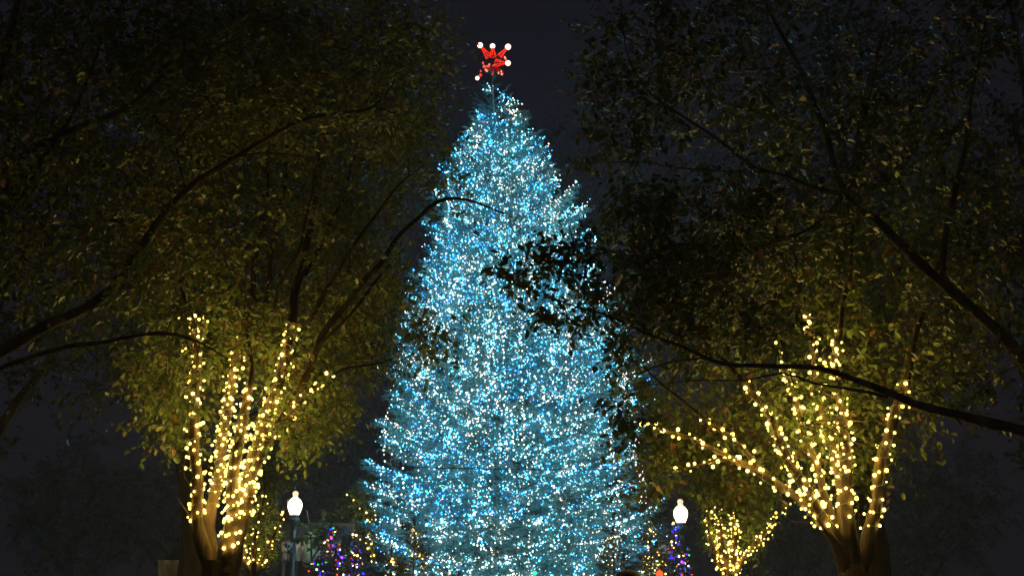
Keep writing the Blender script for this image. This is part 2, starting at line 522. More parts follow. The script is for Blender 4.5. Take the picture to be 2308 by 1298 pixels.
def broad_tree(name, label, cat_, base, limbs, pads, mats, leaf=0.075, per=7, twigs=3, single=0, trunk_n=1, group=None, simple=False, thin=0.8, dense=1.0, twig_len=0.45, step=0.35):
    """Tree with trunk, limbs, crown; limbs are pixel polylines with depth and radius."""
    root = empty(name, base, label, cat_, group)
    P = [limb_world(l) for l in limbs]
    P = [(p, r * thin) for p, r in P]
    for k_, (p, r) in enumerate(P):          # kinks and slow wander, none at the foot
        if k_ < trunk_n: continue
        q_ = np.arange(len(p)) * 0.10
        env = np.clip(q_ / 0.8, 0, 1)[:, None]
        ph = RNG.random(6) * 6.28
        p += env * np.stack([0.020 * np.sin(q_ * 4.1 + ph[0]) + 0.010 * np.sin(q_ * 10 + ph[1]), 0.02 * np.sin(q_ * 3 + ph[2]), 0.018 * np.sin(q_ * 4.7 + ph[3]) + 0.008 * np.sin(q_ * 11 + ph[4])], axis=1)
    for i, (p, r) in enumerate(P):
        gg = Geo()
        tube(gg, p + RNG.normal(size=p.shape) * r[:, None] * 0.05, r * (1 + 0.06 * RNG.normal(size=len(r))), 10 if r[0] > 0.05 else 7)
        gg.build('trunk' if i < trunk_n else 'limb', mats[0], root, smooth=True)
    T = crown_targets([q[:6] + (int(q[6] * dense),) for q in pads])
    gb = Geo()
    tw = grow(P, T, gb, twigs_per=twigs, twig_len=twig_len, step=step)
    for (p, r) in P[trunk_n:]:               # short bare side twigs
        for q_ in range(4, len(p) - 1, 3):
            if r[q_] > 0.07 or random.random() < 0.35: continue
            tdir = nrm(p[q_ + 1] - p[q_]); e_ = nrm(tdir * 0.8 + RNG.normal(size=3) * 0.8)
            ln = random.uniform(0.12, 0.5)
            a_ = p[q_]; b_ = a_ + e_ * ln * 0.5 + RNG.normal(size=3) * 0.03; c_ = a_ + e_ * ln + np.array([0, 0, 0.05]) + RNG.normal(size=3) * 0.05
            tube(gb, np.array([a_, b_, c_]), [min(0.006, r[q_] * 0.5), 0.0035, 0.0015], 4, cap=False)
    gb.build('branches', mats[1], root, kind='stuff')
    LP, LR, LS = leaves_on(tw, per, leaf)
    if single:
        d = np.linalg.norm(LP - EYEP, axis=1) / LS
        inview = (np.abs(LP[:, 0] / LP[:, 1]) < 0.42) & (LP[:, 2] < EYE + LP[:, 1] * 0.56)
        d = np.where(inview, d, 1e9)
        order = np.argsort(d)
        idx, rest = order[:single], order[single:]
        me = bpy.data.meshes.new('leaf')
        me.from_pydata([tuple(v) for v in LV], [], [tuple(int(a) for a in f) for ff in LF for f in ff])
        me.materials.append(mats[2]); me.update()
        lo = np.array(root.location)
        for i in idx:
            b = bpy.data.objects.new('leaf', me)
            M = np.eye(4); M[:3, :3] = LR[i] * LS[i]; M[:3, 3] = LP[i] - lo
            b.parent = root
            b.matrix_local = Matrix(M.tolist())
            C.objects.link(b)
    else:
        rest = np.arange(len(LP))
    g = Geo()
    if simple: scatter(g, LV2, LF2, LP[rest], LR[rest], LS[rest])
    else: scatter(g, LV, LF, LP[rest], LR[rest], LS[rest])
    g.build('foliage', mats[2], root, kind='stuff')
    return root, P

def string_on(paths, label, base, pitch, gap, radius, mats, group=None, extra=None, keep=300, off=0.014, jit=0.012):
    root = empty('string_lights', base, label, 'string lights', group)
    allb = []
    gc = Geo()
    for (path, lo, hi) in paths:
        cord, bl = wind(path, lo, hi, pitch, gap, off=off, jit=jit)
        allb += bl
        if len(cord) > 2: tube(gc, np.array(cord), 0.0035, 3, cap=False)
    gc.build('cord', M_CORD, root)
    if extra is not None: allb += list(extra)
    n = len(allb)
    cols = (RNG.random(n) < 0.3).astype(int)
    place_bulbs(root, allb, cols, mats, radius, keep=keep)
    return root

# ================================================================== THE BIG TREE
TD = 32.0
EDGE = [(176, 1106, 1114), (200, 1090, 1130), (240, 1062, 1166), (262, 1058, 1180), (300, 1045, 1208), (340, 1030, 1226), (400, 1005, 1256), (440, 978, 1284),
        (500, 968, 1312), (560, 962, 1312), (620, 950, 1322), (700, 920, 1382), (760, 905, 1400), (840, 890, 1428), (900, 868, 1436),
        (960, 852, 1446), (1040, 850, 1456), (1100, 838, 1474), (1160, 842, 1474), (1220, 846, 1470), (1300, 850, 1468), (1420, 850, 1468)]
EZ = []; EL = []; ER = []
def trunk_x(y):
    return 1110 + (min(y, 1300) - 176) * 0.035
for (y, l, r) in EDGE:
    z = W(1154, y, TD)[2]
    cx = W(trunk_x(y), y, TD)[0]
    EZ.append(z); EL.append((cx - W(l, y, TD)[0]) * (0.99 if y > 800 else 1.0)); ER.append(W(r, y, TD)[0] - cx)
EZ = np.array(EZ[::-1]); EL = np.array(EL[::-1]); ER = np.array(ER[::-1])
XT = np.array([W(trunk_x(y), y, TD)[0] for (y, l, r) in EDGE][::-1])
TOPZ = EZ[-1]

def sprig_template(n, length, blade, seed):
    r = np.random.default_rng(seed)
    V = []; Fc = []
    def tri(a, b, c):
        k = len(V); V.extend([a, b, c]); Fc.append((k, k + 1, k + 2))
    tri((0, 0.006, 0), (0, -0.006, 0), (length, 0, -0.01))
    for i in range(n):
        t = (i + r.random() * 0.6) / n * length
        a = r.random() * 2 * math.pi
        out = np.array([0.75, math.cos(a) * 0.8, math.sin(a) * 0.55 + 0.1])
        out = out / np.linalg.norm(out) * blade * (0.75 + 0.5 * r.random()) * (1.1 - 0.45 * t / length)
        w = np.cross(out, r.normal(size=3)); w = w / np.linalg.norm(w) * blade * 0.105
        b = np.array([t, 0, 0])
        tri(b + w, b - w, b + out)
    return np.array(V), [np.array(Fc)]
SPR = [sprig_template(20, 0.34, 0.105, s) for s in (1, 2, 3)]

def bough_points(o, az, L, zt, slope, nsp, fan):
    """Sprig positions and directions of one bough that leaves the trunk at o and reaches L out."""
    dirh = np.array([math.cos(az), math.sin(az), 0])
    lat = np.array([-math.sin(az), math.cos(az), 0])
    t = 0.28 + 0.74 * RNG.random(nsp) ** 0.75
    w = fan * np.clip((1.04 - t) * 2.0, 0.05, 1.0)
    s = (RNG.random(nsp) * 2 - 1)
    up = slope * L * t - 0.10 * L * np.sin(t * 2.6) + 0.10 * L * t ** 3
    P = o + dirh * (L * t)[:, None] + lat * (s * w)[:, None]
    P[:, 2] = o[2] + up - 0.12 * np.abs(s * w) + RNG.normal(size=nsp) * 0.05
    D = dirh + lat * (s * 1.1)[:, None] + RNG.normal(size=(nsp, 3)) * 0.22
    D[:, 2] += slope * 0.6 + RNG.normal(size=nsp) * 0.15
    ts = np.linspace(0, 1, 7)
    stem = o + dirh * (L * ts)[:, None]
    stem[:, 2] = o[2] + slope * L * ts - 0.10 * L * np.sin(ts * 2.6) + 0.10 * L * ts ** 3
    return P, D, stem, t

big = empty('christmas_tree', (XT[0], TD, 0), 'towering blue-green conifer in the square covered in white, cyan and blue lights', 'christmas tree')
tg = Geo()
zz = np.linspace(0, TOPZ + 0.15, 40)
tp = np.stack([np.interp(zz, EZ, XT), np.full(40, TD), zz], axis=1)
tube(tg, tp, np.interp(zz, [0, TOPZ], [0.30, 0.02]), 12)
tg.build('trunk', M_BARK_S, big, smooth=True)

boughs = []
z = 0.9
while z < TOPZ - 0.05:
    rm = (np.interp(z, EZ, EL) + np.interp(z, EZ, ER)) / 2
    cnt = max(3, int(2 * math.pi * rm / (0.68 if z > 8 else 0.80)))
    a0 = RNG.random() * 6.28
    for k in range(cnt):
        az = a0 + k * 2 * math.pi / cnt + RNG.normal() * 0.10
        zz_ = z + RNG.normal() * 0.12
        c = math.cos(az)
        rr = np.interp(zz_, EZ, ER if c > 0 else EL)
        rr = rm + (rr - rm) * abs(c)
        lump = 0.91 + 0.09 * math.sin(az * 3 + zz_ * 1.1) + 0.05 * math.sin(az * 7 - zz_ * 2.3) + RNG.normal() * 0.085
        boughs.append((az, zz_, max(0.08, rr * min(lump, 1.09) - (0.20 if rr < 2.2 else 0.12))))
    z += (0.36 if z > TOPZ - 3 else 0.46) + 0.025 * rm
bulbP = []; bulbC = []
bgeos = []
rest_g = Geo()
front = []
for (az, zt, L) in boughs:
    slope = np.interp(zt, [1, 8, TOPZ], [-0.02, 0.14, 0.7]) + RNG.normal() * 0.05
    o = np.array([np.interp(zt, EZ, XT), TD, zt - slope * L * 0.8])
    fan = 0.42 + 0.10 * min(L, 2.5)
    vis = -math.sin(az)                     # towards the camera
    nsp = int((20 + 23 * L) * (1.0 if vis > -0.35 else 0.5) * (0.3 if zt > TOPZ - 1.7 else 1.0))
    P, D, stem, t = bough_points(o, az, L, zt, slope, nsp, fan * min(1, L / 0.8))
    gg = Geo()
    tube(gg, stem, np.linspace(0.012 + 0.009 * L, 0.005, 7), 4, mi=1, cap=False)
    Nn = RNG.normal(size=P.shape) * 0.4 + np.array([0, 0, 1.0])
    R = frames(D, Nn)
    S = 0.75 + 0.5 * RNG.random(len(P))
    which = RNG.integers(0, 3, len(P))
    for q in range(3):
        mk = which == q
        if mk.any(): scatter(gg, SPR[q][0], SPR[q][1], P[mk], R[mk], S[mk])
    front.append((vis * L + (0.2 if zt > 2 else -3), gg))
    # lights on this bough
    dens = np.interp(zt, [0, 5, 8, 11, 14, TOPZ - 1.5, TOPZ], [40, 38, 42, 54, 58, 40, 22])
    nb = int(dens * (0.35 + 0.40 * L) * (0.75 + 0.5 * RNG.random()) * (1.0 if vis > -0.3 else 0.45))
    nb = max(2, nb)
    if zt > TOPZ - 1.7:                     # the leader is only thinly dressed, in clusters
        if random.random() < 0.5: continue
        nb = max(3, int(nb * 0.9))
    dh = np.array([math.cos(az), math.sin(az), 0]); lt = np.array([-dh[1], dh[0], 0])
    wf = fan * min(1, L / 0.8)
    P2 = []
    sd = random.choice((-1, 1))
    while len(P2) < nb:
        t0 = random.uniform(0.50, 0.98)                      # a run out along one side twig, or along the tip
        ln = random.uniform(0.25, 0.8) * min(1.0, 0.4 + L * 0.3)
        sd = -sd
        ang_ = sd * random.uniform(0.1, 1.25)
        dv = dh * math.cos(ang_) + lt * math.sin(ang_)
        s0_ = sd * random.uniform(0, 0.45) * wf
        m_ = max(2, int(ln / 0.085))
        for q_ in range(m_):
            f_ = q_ / m_
            x_ = L * t0 + math.cos(ang_) * ln * f_
            y_ = s0_ + math.sin(ang_) * ln * f_
            tt_ = min(x_ / L, 1.06); x_ = tt_ * L
            zz2 = o[2] + slope * x_ - 0.10 * L * math.sin(tt_ * 2.6) + 0.10 * L * tt_ ** 3 - 0.12 * abs(y_)
            P2.append(np.array([o[0], o[1], zz2 + 0.045]) + dh * (x_ + 0.06) + lt * y_ + RNG.normal(size=3) * 0.028)
    P2 = np.array(P2)
    P3_, _, _, t3_ = bough_points(o, az, L, zt, slope, nb, wf)   # strays between the runs
    P3_ = P3_[t3_ > 0.5][:nb // 3] + dh * 0.06 + np.array([0, 0, 0.05])
    P2 = np.concatenate([P2[:max(3, nb - len(P3_))], P3_])
    pal = random.choices([(0.62, 0.22, 0.12, 0.04), (0.26, 0.34, 0.32, 0.08), (0.16, 0.20, 0.32, 0.32), (0.10, 0.20, 0.30, 0.40)], [0.32, 0.32, 0.2, 0.16])[0]
    bulbP += list(P2); bulbC += list(RNG.choice(4, len(P2), p=pal))
front.sort(key=lambda a: -a[0])
for i, (s_, gg) in enumerate(front):
    if i < 300:
        gg.build('bough', [M_NEEDLE, M_BARK_S], big)
    else:
        for V_, F_, M_ in zip(gg.v, gg.f, gg.m):
            rest_g.v.append(V_)
        off = rest_g.n
        for F_, M_ in zip(gg.f, gg.m):
            rest_g.f.append(F_ + off); rest_g.m.append(M_)
        rest_g.n += gg.n
rest_g.build('inner_boughs', [M_NEEDLE, M_BARK_S], big, kind='stuff')
# hanging strands in the lower half
for i in range(34):
    az = -math.pi * (0.06 + 0.88 * random.random())
    z1 = random.uniform(5.5, 10.5); z0 = z1 - random.uniform(1.5, 4.5)
    zc = z1
    while zc > max(0.6, z0):
        c = math.cos(az)
        rr = np.interp(zc, EZ, ER if c > 0 else EL) * 0.97
        bulbP.append(np.array([np.interp(zc, EZ, XT) + rr * c, TD + rr * math.sin(az), zc]) + RNG.normal(size=3) * 0.025)
        bulbC.append(0 if random.random() < 0.85 else 1)
        zc -= 0.17
bulbP = np.array(bulbP); bulbC = np.array(bulbC)
print('tree bulbs', len(bulbP), 'boughs', len(boughs))
sl = empty('string_lights', (XT[0], TD, 0), 'thousands of white, cyan and blue bulbs strung over the towering conifer', 'string lights')
place_bulbs(sl, bulbP, bulbC, M_TREE, 0.0205, big=0.6 + 0.75 * RNG.random(len(bulbP)) ** 1.8)

# topper: a starburst of red lit cones with globes on the tips
tc_ = W(1112, 142, TD)
top = empty('tree_topper', tc_, 'red glowing starburst of cones tipped with rosy globes on top of the tree', 'tree topper')
px = 0.0138
def arm(vec, r0, l0, ball, lit=True, lattice=True):
    v = np.array(vec, float) * px
    L = np.linalg.norm(v); d = v / L
    u = nrm(np.cross(d, [0, 1, 0.1])); w = np.cross(d, u)
    a = tc_ + d * l0 * L
    b = tc_ + d * (L - ball * 1.0)
    g1 = Geo()
    tube(g1, np.array([a, a * 0.5 + b * 0.5, b]), [r0 * 0.8, r0 * 0.62, 0.022], 8)
    cone = g1.build('spike', M_RED_D, top)
    g2 = Geo()
    for k in range(6):
        an = k * math.pi / 3 + 0.3
        e = (u * math.cos(an) + w * math.sin(an))
        tube(g2, np.array([a + e * r0, b + e * 0.024]), 0.0115, 4)
    for f_ in (0.02, 0.5):
        c_ = a * (1 - f_) + b * f_; rr = r0 * (1 - f_) + 0.024 * f_
        an = np.linspace(0, 2 * math.pi, 13)
        tube(g2, c_ + (u[None] * np.cos(an)[:, None] + w[None] * np.sin(an)[:, None]) * rr, 0.008, 4, cap=False)
    g2.build('light_tube', M_RED, cone)
    g3 = Geo()
    th = np.linspace(0, math.pi, 9)
    lathe(g3, tc_ + v, [(ball * math.sin(t) + 1e-4, -ball * math.cos(t)) for t in th], 14)
    g3.build('globe', M_REDBALL, top, smooth=True)
arm((-30, -6, 40), 0.105, 0.34, 0.085)
arm((-2, 2, 42), 0.10, 0.40, 0.078)
arm((33, -4, 37), 0.075, 0.42, 0.09)
arm((33, -10, -6), 0.12, 0.18, 0.082)
arm((-36, 6, -35), 0.035, 0.75, 0.06)
gcore = Geo()
box(gcore, tc_ + np.array([0, 0.03, -0.03]), (0.16, 0.12, 0.22))
tube(gcore, [tc_ + np.array([0, 0, -0.1]), tc_ + np.array([-0.04, 0, -0.75])], 0.02, 6)
gcore.build('hub', M_POST, top)
cl = []
for i in range(34):
    a = random.random()
    cl.append(tc_ + np.array([(-24 + 46 * a + random.uniform(-3, 3)) * px, random.uniform(-0.18, 0.12), (-10 - 12 * a * a - 4 * math.sin(a * 9) + random.uniform(-4, 3)) * px]))
for (dx, dz) in ((-23, -4), (-28, -24), (-2, -32), (-21, -11), (0, -28), (28, 5), (26, 9)):
    cl.append(tc_ + np.array([dx * px, -0.1, dz * px]))
rb = [glow_mat('red_bulb', (1.0, 0.10, 0.06), 1.3), glow_mat('pink_bulb', (1.0, 0.35, 0.25), 1.8)]
me_r = [icos(1.0, 'red_bulb', m) for m in rb]
for p in cl:
    b = bpy.data.objects.new('red_bulb', me_r[0 if random.random() < 0.72 else 1])
    b.parent = top; b.location = tuple(p - tc_); s = random.uniform(0.022, 0.04); b.scale = (s, s, s)
    C.objects.link(b)
g = Geo()
pp = np.array([tc_ + np.array([(-22 + 46 * a) * px, -0.05, (-13 - 13 * a * a) * px]) for a in np.linspace(0, 1, 9)])
tube(g, pp, np.array([0.02, 0.05, 0.07, 0.075, 0.08, 0.08, 0.075, 0.05, 0.02]), 7)
g.build('lit_band', M_RED_D, top)

# ================================================================== LAMP POSTS
def lamp_post(px_, py_, d, label, extras=False):
    c = W(px_, py_, d)                       # middle of the globe
    base = (c[0], c[1], 0)
    root = empty('lamp_post', base, label, 'street lamp', 'lamp posts beside the big tree')
    H = c[2] - 0.30                          # underside of the globe
    g = Geo()
    lathe(g, base, [(0.24, 0), (0.24, 0.12), (0.20, 0.16), (0.19, 0.55), (0.15, 0.66), (0.105, 0.78), (0.10, 0.9)], 16)
    g.build('base', M_POST, root)
    g = Geo()
    lathe(g, base, [(0.098, 0.9), (0.088, 1.6), (0.078, H - 0.62), (0.078, H - 0.6)], 24, flute=0.10)
    g.build('post', M_POST, root)
    g = Geo()
    lathe(g, base, [(0.082, H - 0.62), (0.10, H - 0.60), (0.09, H - 0.55), (0.085, H - 0.42), (0.15, H - 0.20), (0.17, H - 0.17), (0.165, H - 0.10), (0.13, H - 0.07), (0.15, H - 0.03), (0.15, H + 0.005), (0.02, H + 0.006)], 20)
    g.build('collar', M_POST, root, smooth=False)
    g = Geo()
    lathe(g, (c[0], c[1], H + 0.01), [(0.005, 0), (0.13, 0.0), (0.155, 0.05), (0.205, 0.19), (0.215, 0.29), (0.195, 0.38), (0.13, 0.46), (0.075, 0.50), (0.06, 0.515)], 28)
    g.build('globe', M_GLOBE, root, smooth=True)
    g = Geo()
    lathe(g, (c[0], c[1], H + 0.01), [(0.06, 0.515), (0.085, 0.535), (0.07, 0.555), (0.09, 0.60), (0.085, 0.65), (0.04, 0.69), (0.006, 0.70)], 18)
    g.build('finial', M_FINIAL, root, smooth=True)
    if extras:
        g = Geo(); box(g, (c[0] - 0.10, c[1] - 0.13, W(0, 1228, d)[2]), (0.21, 0.10, 0.16)); g.build('sign_plate', M_PLATE, root)
        g = Geo(); box(g, (c[0] + 0.045, c[1] - 0.10, W(0, 1203, d)[2]), (0.07, 0.03, 0.24)); g.build('notice', M_WHITE, root)
        g = Geo(); box(g, (c[0] - 0.06, c[1] - 0.11, W(0, 1243, d)[2]), (0.13, 0.09, 0.12)); g.build('junction_box', M_POST, root)
    return root
lamp_post(665, 1137, 34.0, 'street lamp left of the big tree with a grey plate fixed to its post', True)
lamp_post(1534, 1155, 34.5, 'street lamp right of the big tree beside the small multicoloured tree')

# ================================================================== NEAR TREES
MT = (M_BARK, M_BARK_D, M_LEAF)
T1base = W(480, 1298, 12.0) * np.array([1, 1, 0])
T1limbs = [
    [(475, 1640, 12, .30), (478, 1480, 12, .24), (484, 1330, 12, .21), (490, 1262, 12, .19)],
    [(480, 1285, 12, .12), (452, 1215, 11.95, .105), (442, 1120, 11.9, .09), (440, 980, 11.9, .08), (442, 850, 12, .075), (436, 760, 12, .055), (428, 710, 12.1, .04), (405, 580, 12.5, .03), (380, 420, 13, .02)],
    [(488, 1290, 12, .14), (470, 1190, 12.1, .10), (486, 1080, 12.1, .085), (508, 960, 12.2, .075), (526, 870, 12.3, .065), (534, 800, 12.4, .058), (545, 735, 12.5, .052), (568, 655, 12.6, .045), (590, 500, 12.8, .036), (604, 400, 12.9, .03), (610, 240, 13.1, .02), (640, 60, 13.4, .012)],
    [(505, 1290, 12, .15), (520, 1180, 11.9, .11), (530, 1060, 11.8, .09), (546, 960, 11.8, .075), (558, 880, 11.8, .055), (564, 820, 11.8, .035), (560, 740, 11.8, .02)],
    [(512, 1290, 12, .17), (540, 1170, 12, .13), (572, 1050, 12, .105), (600, 940, 12, .09), (626, 850, 12, .082), (650, 775, 12, .078), (664, 700, 12.1, .07), (684, 570, 12.3, .06), (712, 440, 12.5, .05), (730, 320, 12.7, .035), (760, 170, 13, .02)],
    [(560, 1090, 12, .07), (600, 1000, 11.8, .065), (645, 925, 11.7, .06), (690, 850, 11.6, .055), (722, 770, 11.5, .05), (790, 670, 11.2, .045), (870, 575, 10.9, .04), (930, 505, 10.7, .034), (985, 458, 10.5, .028), (1050, 448, 10.3, .018), (1110, 470, 10.1, .010), (1140, 480, 10.0, .006)],
    [(606, 1000, 11.8, .05), (650, 935, 11.6, .045), (690, 895, 11.5, .04), (740, 858, 11.3, .028), (790, 830, 11.1, .018), (880, 806, 10.9, .010)],
    [(560, 655, 12.55, .04), (592, 690, 12.5, .045), (610, 600, 12.6, .042), (624, 500, 12.7, .04), (640, 400, 12.8, .034), (655, 260, 13, .024)],
    [(572, 800, 12.2, .03), (585, 750, 12.1, .034), (615, 705, 12.0, .032), (635, 640, 11.9, .03), (668, 570, 11.8, .026), (690, 480, 11.7, .02), (705, 400, 11.6, .014)],
    [(662, 735, 12.05, .04), (700, 720, 11.9, .038), (745, 640, 11.8, .034), (800, 550, 11.6, .028), (850, 480, 11.5, .022), (905, 410, 11.3, .015), (960, 370, 11.2, .008)],
    [(720, 775, 11.5, .03), (770, 730, 11.3, .026), (835, 660, 11.1, .02), (905, 560, 11, .012)],
    [(688, 620, 12.1, .03), (720, 560, 12.2, .03), (760, 470, 12.3, .025), (790, 380, 12.4, .018), (830, 270, 12.6, .012)],
]
T1pads = [(402, 860, 11.2, 34, 90, .35, 14), (560, 770, 11.3, 90, 25, .3, 8), (665, 965, 11.4, 45, 25, .3, 10), (760, 880, 11.2, 40, 30, .3, 6), (395, 850, 13, 80, 120, 1.2, 70), (500, 800, 13.4, 110, 110, 1.1, 75), (600, 740, 13.2, 120, 100, 1.1, 90), (700, 860, 12.8, 90, 110, 1.0, 70), (690, 950, 12.2, 60, 40, 0.5, 22),
          (800, 740, 12.6, 95, 110, 1.0, 65), (420, 560, 13, 130, 170, 1.6, 100), (600, 560, 13.6, 150, 150, 1.5, 110), (770, 560, 12.8, 130, 140, 1.4, 95),
          (560, 330, 13, 200, 160, 1.8, 130), (780, 330, 12.8, 170, 150, 1.6, 110), (640, 120, 13, 220, 150, 1.8, 110), (880, 150, 12.5, 170, 150, 1.6, 85), (930, 330, 11.8, 90, 90, 1.0, 26),
          (240, 700, 13.5, 130, 200, 1.6, 60), (400, 960, 12.8, 45, 40, .5, 16), (880, 640, 11.3, 60, 70, 0.7, 14), (955, 752, 11, 45, 26, .4, 10), (1000, 430, 10.6, 50, 30, .4, 3)]
t1, P1 = broad_tree('tree', 'multi-stemmed tree on the left whose stems are wound with warm white lights', 'tree', T1base, T1limbs, T1pads, MT, dense=1.7, thin=0.7, single=300, leaf=0.074)
ex = [W(x, y, 12.2) + RNG.normal(size=3) * 0.04 for (x, y) in [(430, 707), (446, 716), (424, 716), (455, 725), (437, 722), (418, 745), (460, 743), (440, 742), (533, 758), (528, 762), (522, 776), (416, 779), (430, 776), (553, 814), (541, 832), (521, 833), (540, 845), (460, 788)]]
string_on([(P1[1], .10, .55), (P1[2], .10, .35), (P1[3], .14, .78), (P1[4], .09, .43), (P1[5], .0, .16), (P1[6], .05, .62), (P1[2], .12, .3), (P1[3], .1, .6), (P1[4], .1, .3)],
          'warm white lights wound round the stems of the big tree on the left', T1base, 0.135, 0.085, 0.0155, [M_WARM, M_WARM2], extra=ex, jit=0.018)

# right lit tree
T3base = W(1925, 1298, 11.0) * np.array([1, 1, 0])
T3limbs = [
    [(1930, 1660, 11, .30), (1928, 1480, 11, .25), (1926, 1340, 11, .22), (1918, 1268, 11, .20)],
    [(1915, 1290, 11, .14), (1882, 1215, 10.9, .105), (1838, 1140, 10.8, .088), (1790, 1050, 10.7, .075), (1748, 970, 10.7, .062), (1715, 915, 10.7, .052), (1690, 888, 10.7, .045), (1640, 820, 10.8, .034), (1560, 720, 11, .022), (1500, 600, 11.2, .012)],
    [(1905, 1270, 11, .11), (1860, 1185, 11, .085), (1800, 1120, 11, .07), (1735, 1075, 11, .058), (1670, 1045, 11.1, .048), (1610, 1018, 11.2, .040), (1545, 985, 11.3, .030), (1490, 962, 11.4, .022), (1448, 948, 11.5, .015), (1380, 935, 11.6, .008)],
    [(1685, 1052, 11.1, .03), (1620, 1035, 11, .026), (1570, 1048, 10.9, .02), (1510, 1055, 10.8, .010)],
    [(1730, 1068, 11, .045), (1690, 1030, 11, .04), (1650, 990, 11, .036), (1612, 960, 11, .032), (1560, 915, 11.1, .027), (1500, 870, 11.2, .02), (1440, 830, 11.3, .011)],
    [(1910, 1280, 11, .13), (1898, 1150, 11.2, .10), (1880, 1030, 11.3, .085), (1858, 930, 11.4, .07), (1840, 830, 11.4, .05), (1826, 760, 11.4, .036), (1814, 715, 11.4, .028), (1800, 600, 11.6, .018), (1790, 480, 11.8, .010)],
    [(1925, 1290, 11, .13), (1912, 1130, 10.8, .10), (1900, 1000, 10.8, .085), (1890, 900, 10.9, .07), (1886, 820, 11, .055), (1900, 700, 11.1, .04), (1920, 540, 11.3, .028), (1930, 380, 11.5, .015)],
    [(1880, 1190, 11.1, .075), (1850, 1090, 11.1, .065), (1822, 1000, 11.2, .055), (1800, 920, 11.3, .045), (1778, 850, 11.4, .038), (1760, 808, 11.4, .03), (1735, 700, 11.6, .02), (1720, 560, 11.8, .012)],
    [(1935, 1300, 11, .12), (1975, 1130, 11, .09), (2010, 950, 11, .075), (2060, 780, 11, .055), (2110, 600, 11, .035), (2150, 420, 11, .02)],
]
T3pads = [(1800, 920, 10.3, 70, 60, .35, 5), (1880, 900, 10.2, 40, 90, .3, 5), (1800, 960, 12.2, 110, 90, .9, 70), (1870, 860, 12.3, 90, 110, 1.0, 70), (1700, 880, 12.5, 110, 90, .8, 50), (1620, 980, 12.4, 90, 55, .5, 46), (1520, 1000, 12.4, 80, 50, .4, 40), (1640, 1090, 12.5, 75, 55, .5, 36),
          (1480, 1080, 12, 50, 30, .4, 10), (1860, 720, 12.2, 100, 110, 1.1, 60), (1760, 620, 12.4, 150, 130, 1.4, 60), (1620, 700, 12.2, 130, 110, 1.2, 40), (1450, 900, 12.6, 80, 70, .7, 18),
          (1980, 900, 12.3, 100, 150, 1.2, 60), (2090, 760, 12, 140, 160, 1.4, 70), (1950, 560, 12.4, 170, 160, 1.6, 70), (2150, 500, 12, 150, 180, 1.6, 60), (1900, 1050, 12.2, 60, 60, .7, 26), (1740, 1030, 12.4, 70, 50, .5, 26)]
t3, P3 = broad_tree('tree', 'spreading tree on the right with limbs wrapped in warm lights and one long low limb', 'tree', T3base, T3limbs, T3pads, MT, dense=1.55, thin=0.62, single=300, leaf=0.074)
ex = [W(x, y, 11.3) + RNG.normal(size=3) * 0.03 for (x, y) in [(1813, 718), (1828, 725), (1820, 745), (1838, 756), (1830, 775), (1843, 768), (1815, 735), (1762, 815), (1778, 845), (1838, 815), (1845, 820), (1884, 825), (1865, 800), (1852, 832), (1450, 948), (1442, 952), (1455, 958), (1462, 955), (1470, 962), (1878, 1183), (1870, 1190), (1885, 1188), (1830, 1182)]]
string_on([(P3[1], .12, .58), (P3[2], .12, .88), (P3[3], .1, .98), (P3[4], .0, .56), (P3[5], .16, .68), (P3[6], .12, .55), (P3[7], .05, .64), (P3[8], .1, .48), (P3[6], .2, .5), (P3[5], .2, .5), (P3[1], .2, .5), (P3[7], .1, .6)],
          'warm white lights wound round the limbs of the spreading tree on the right', T3base, 0.135, 0.09, 0.0155, [M_WARM, M_WARM2], extra=ex, jit=0.018)

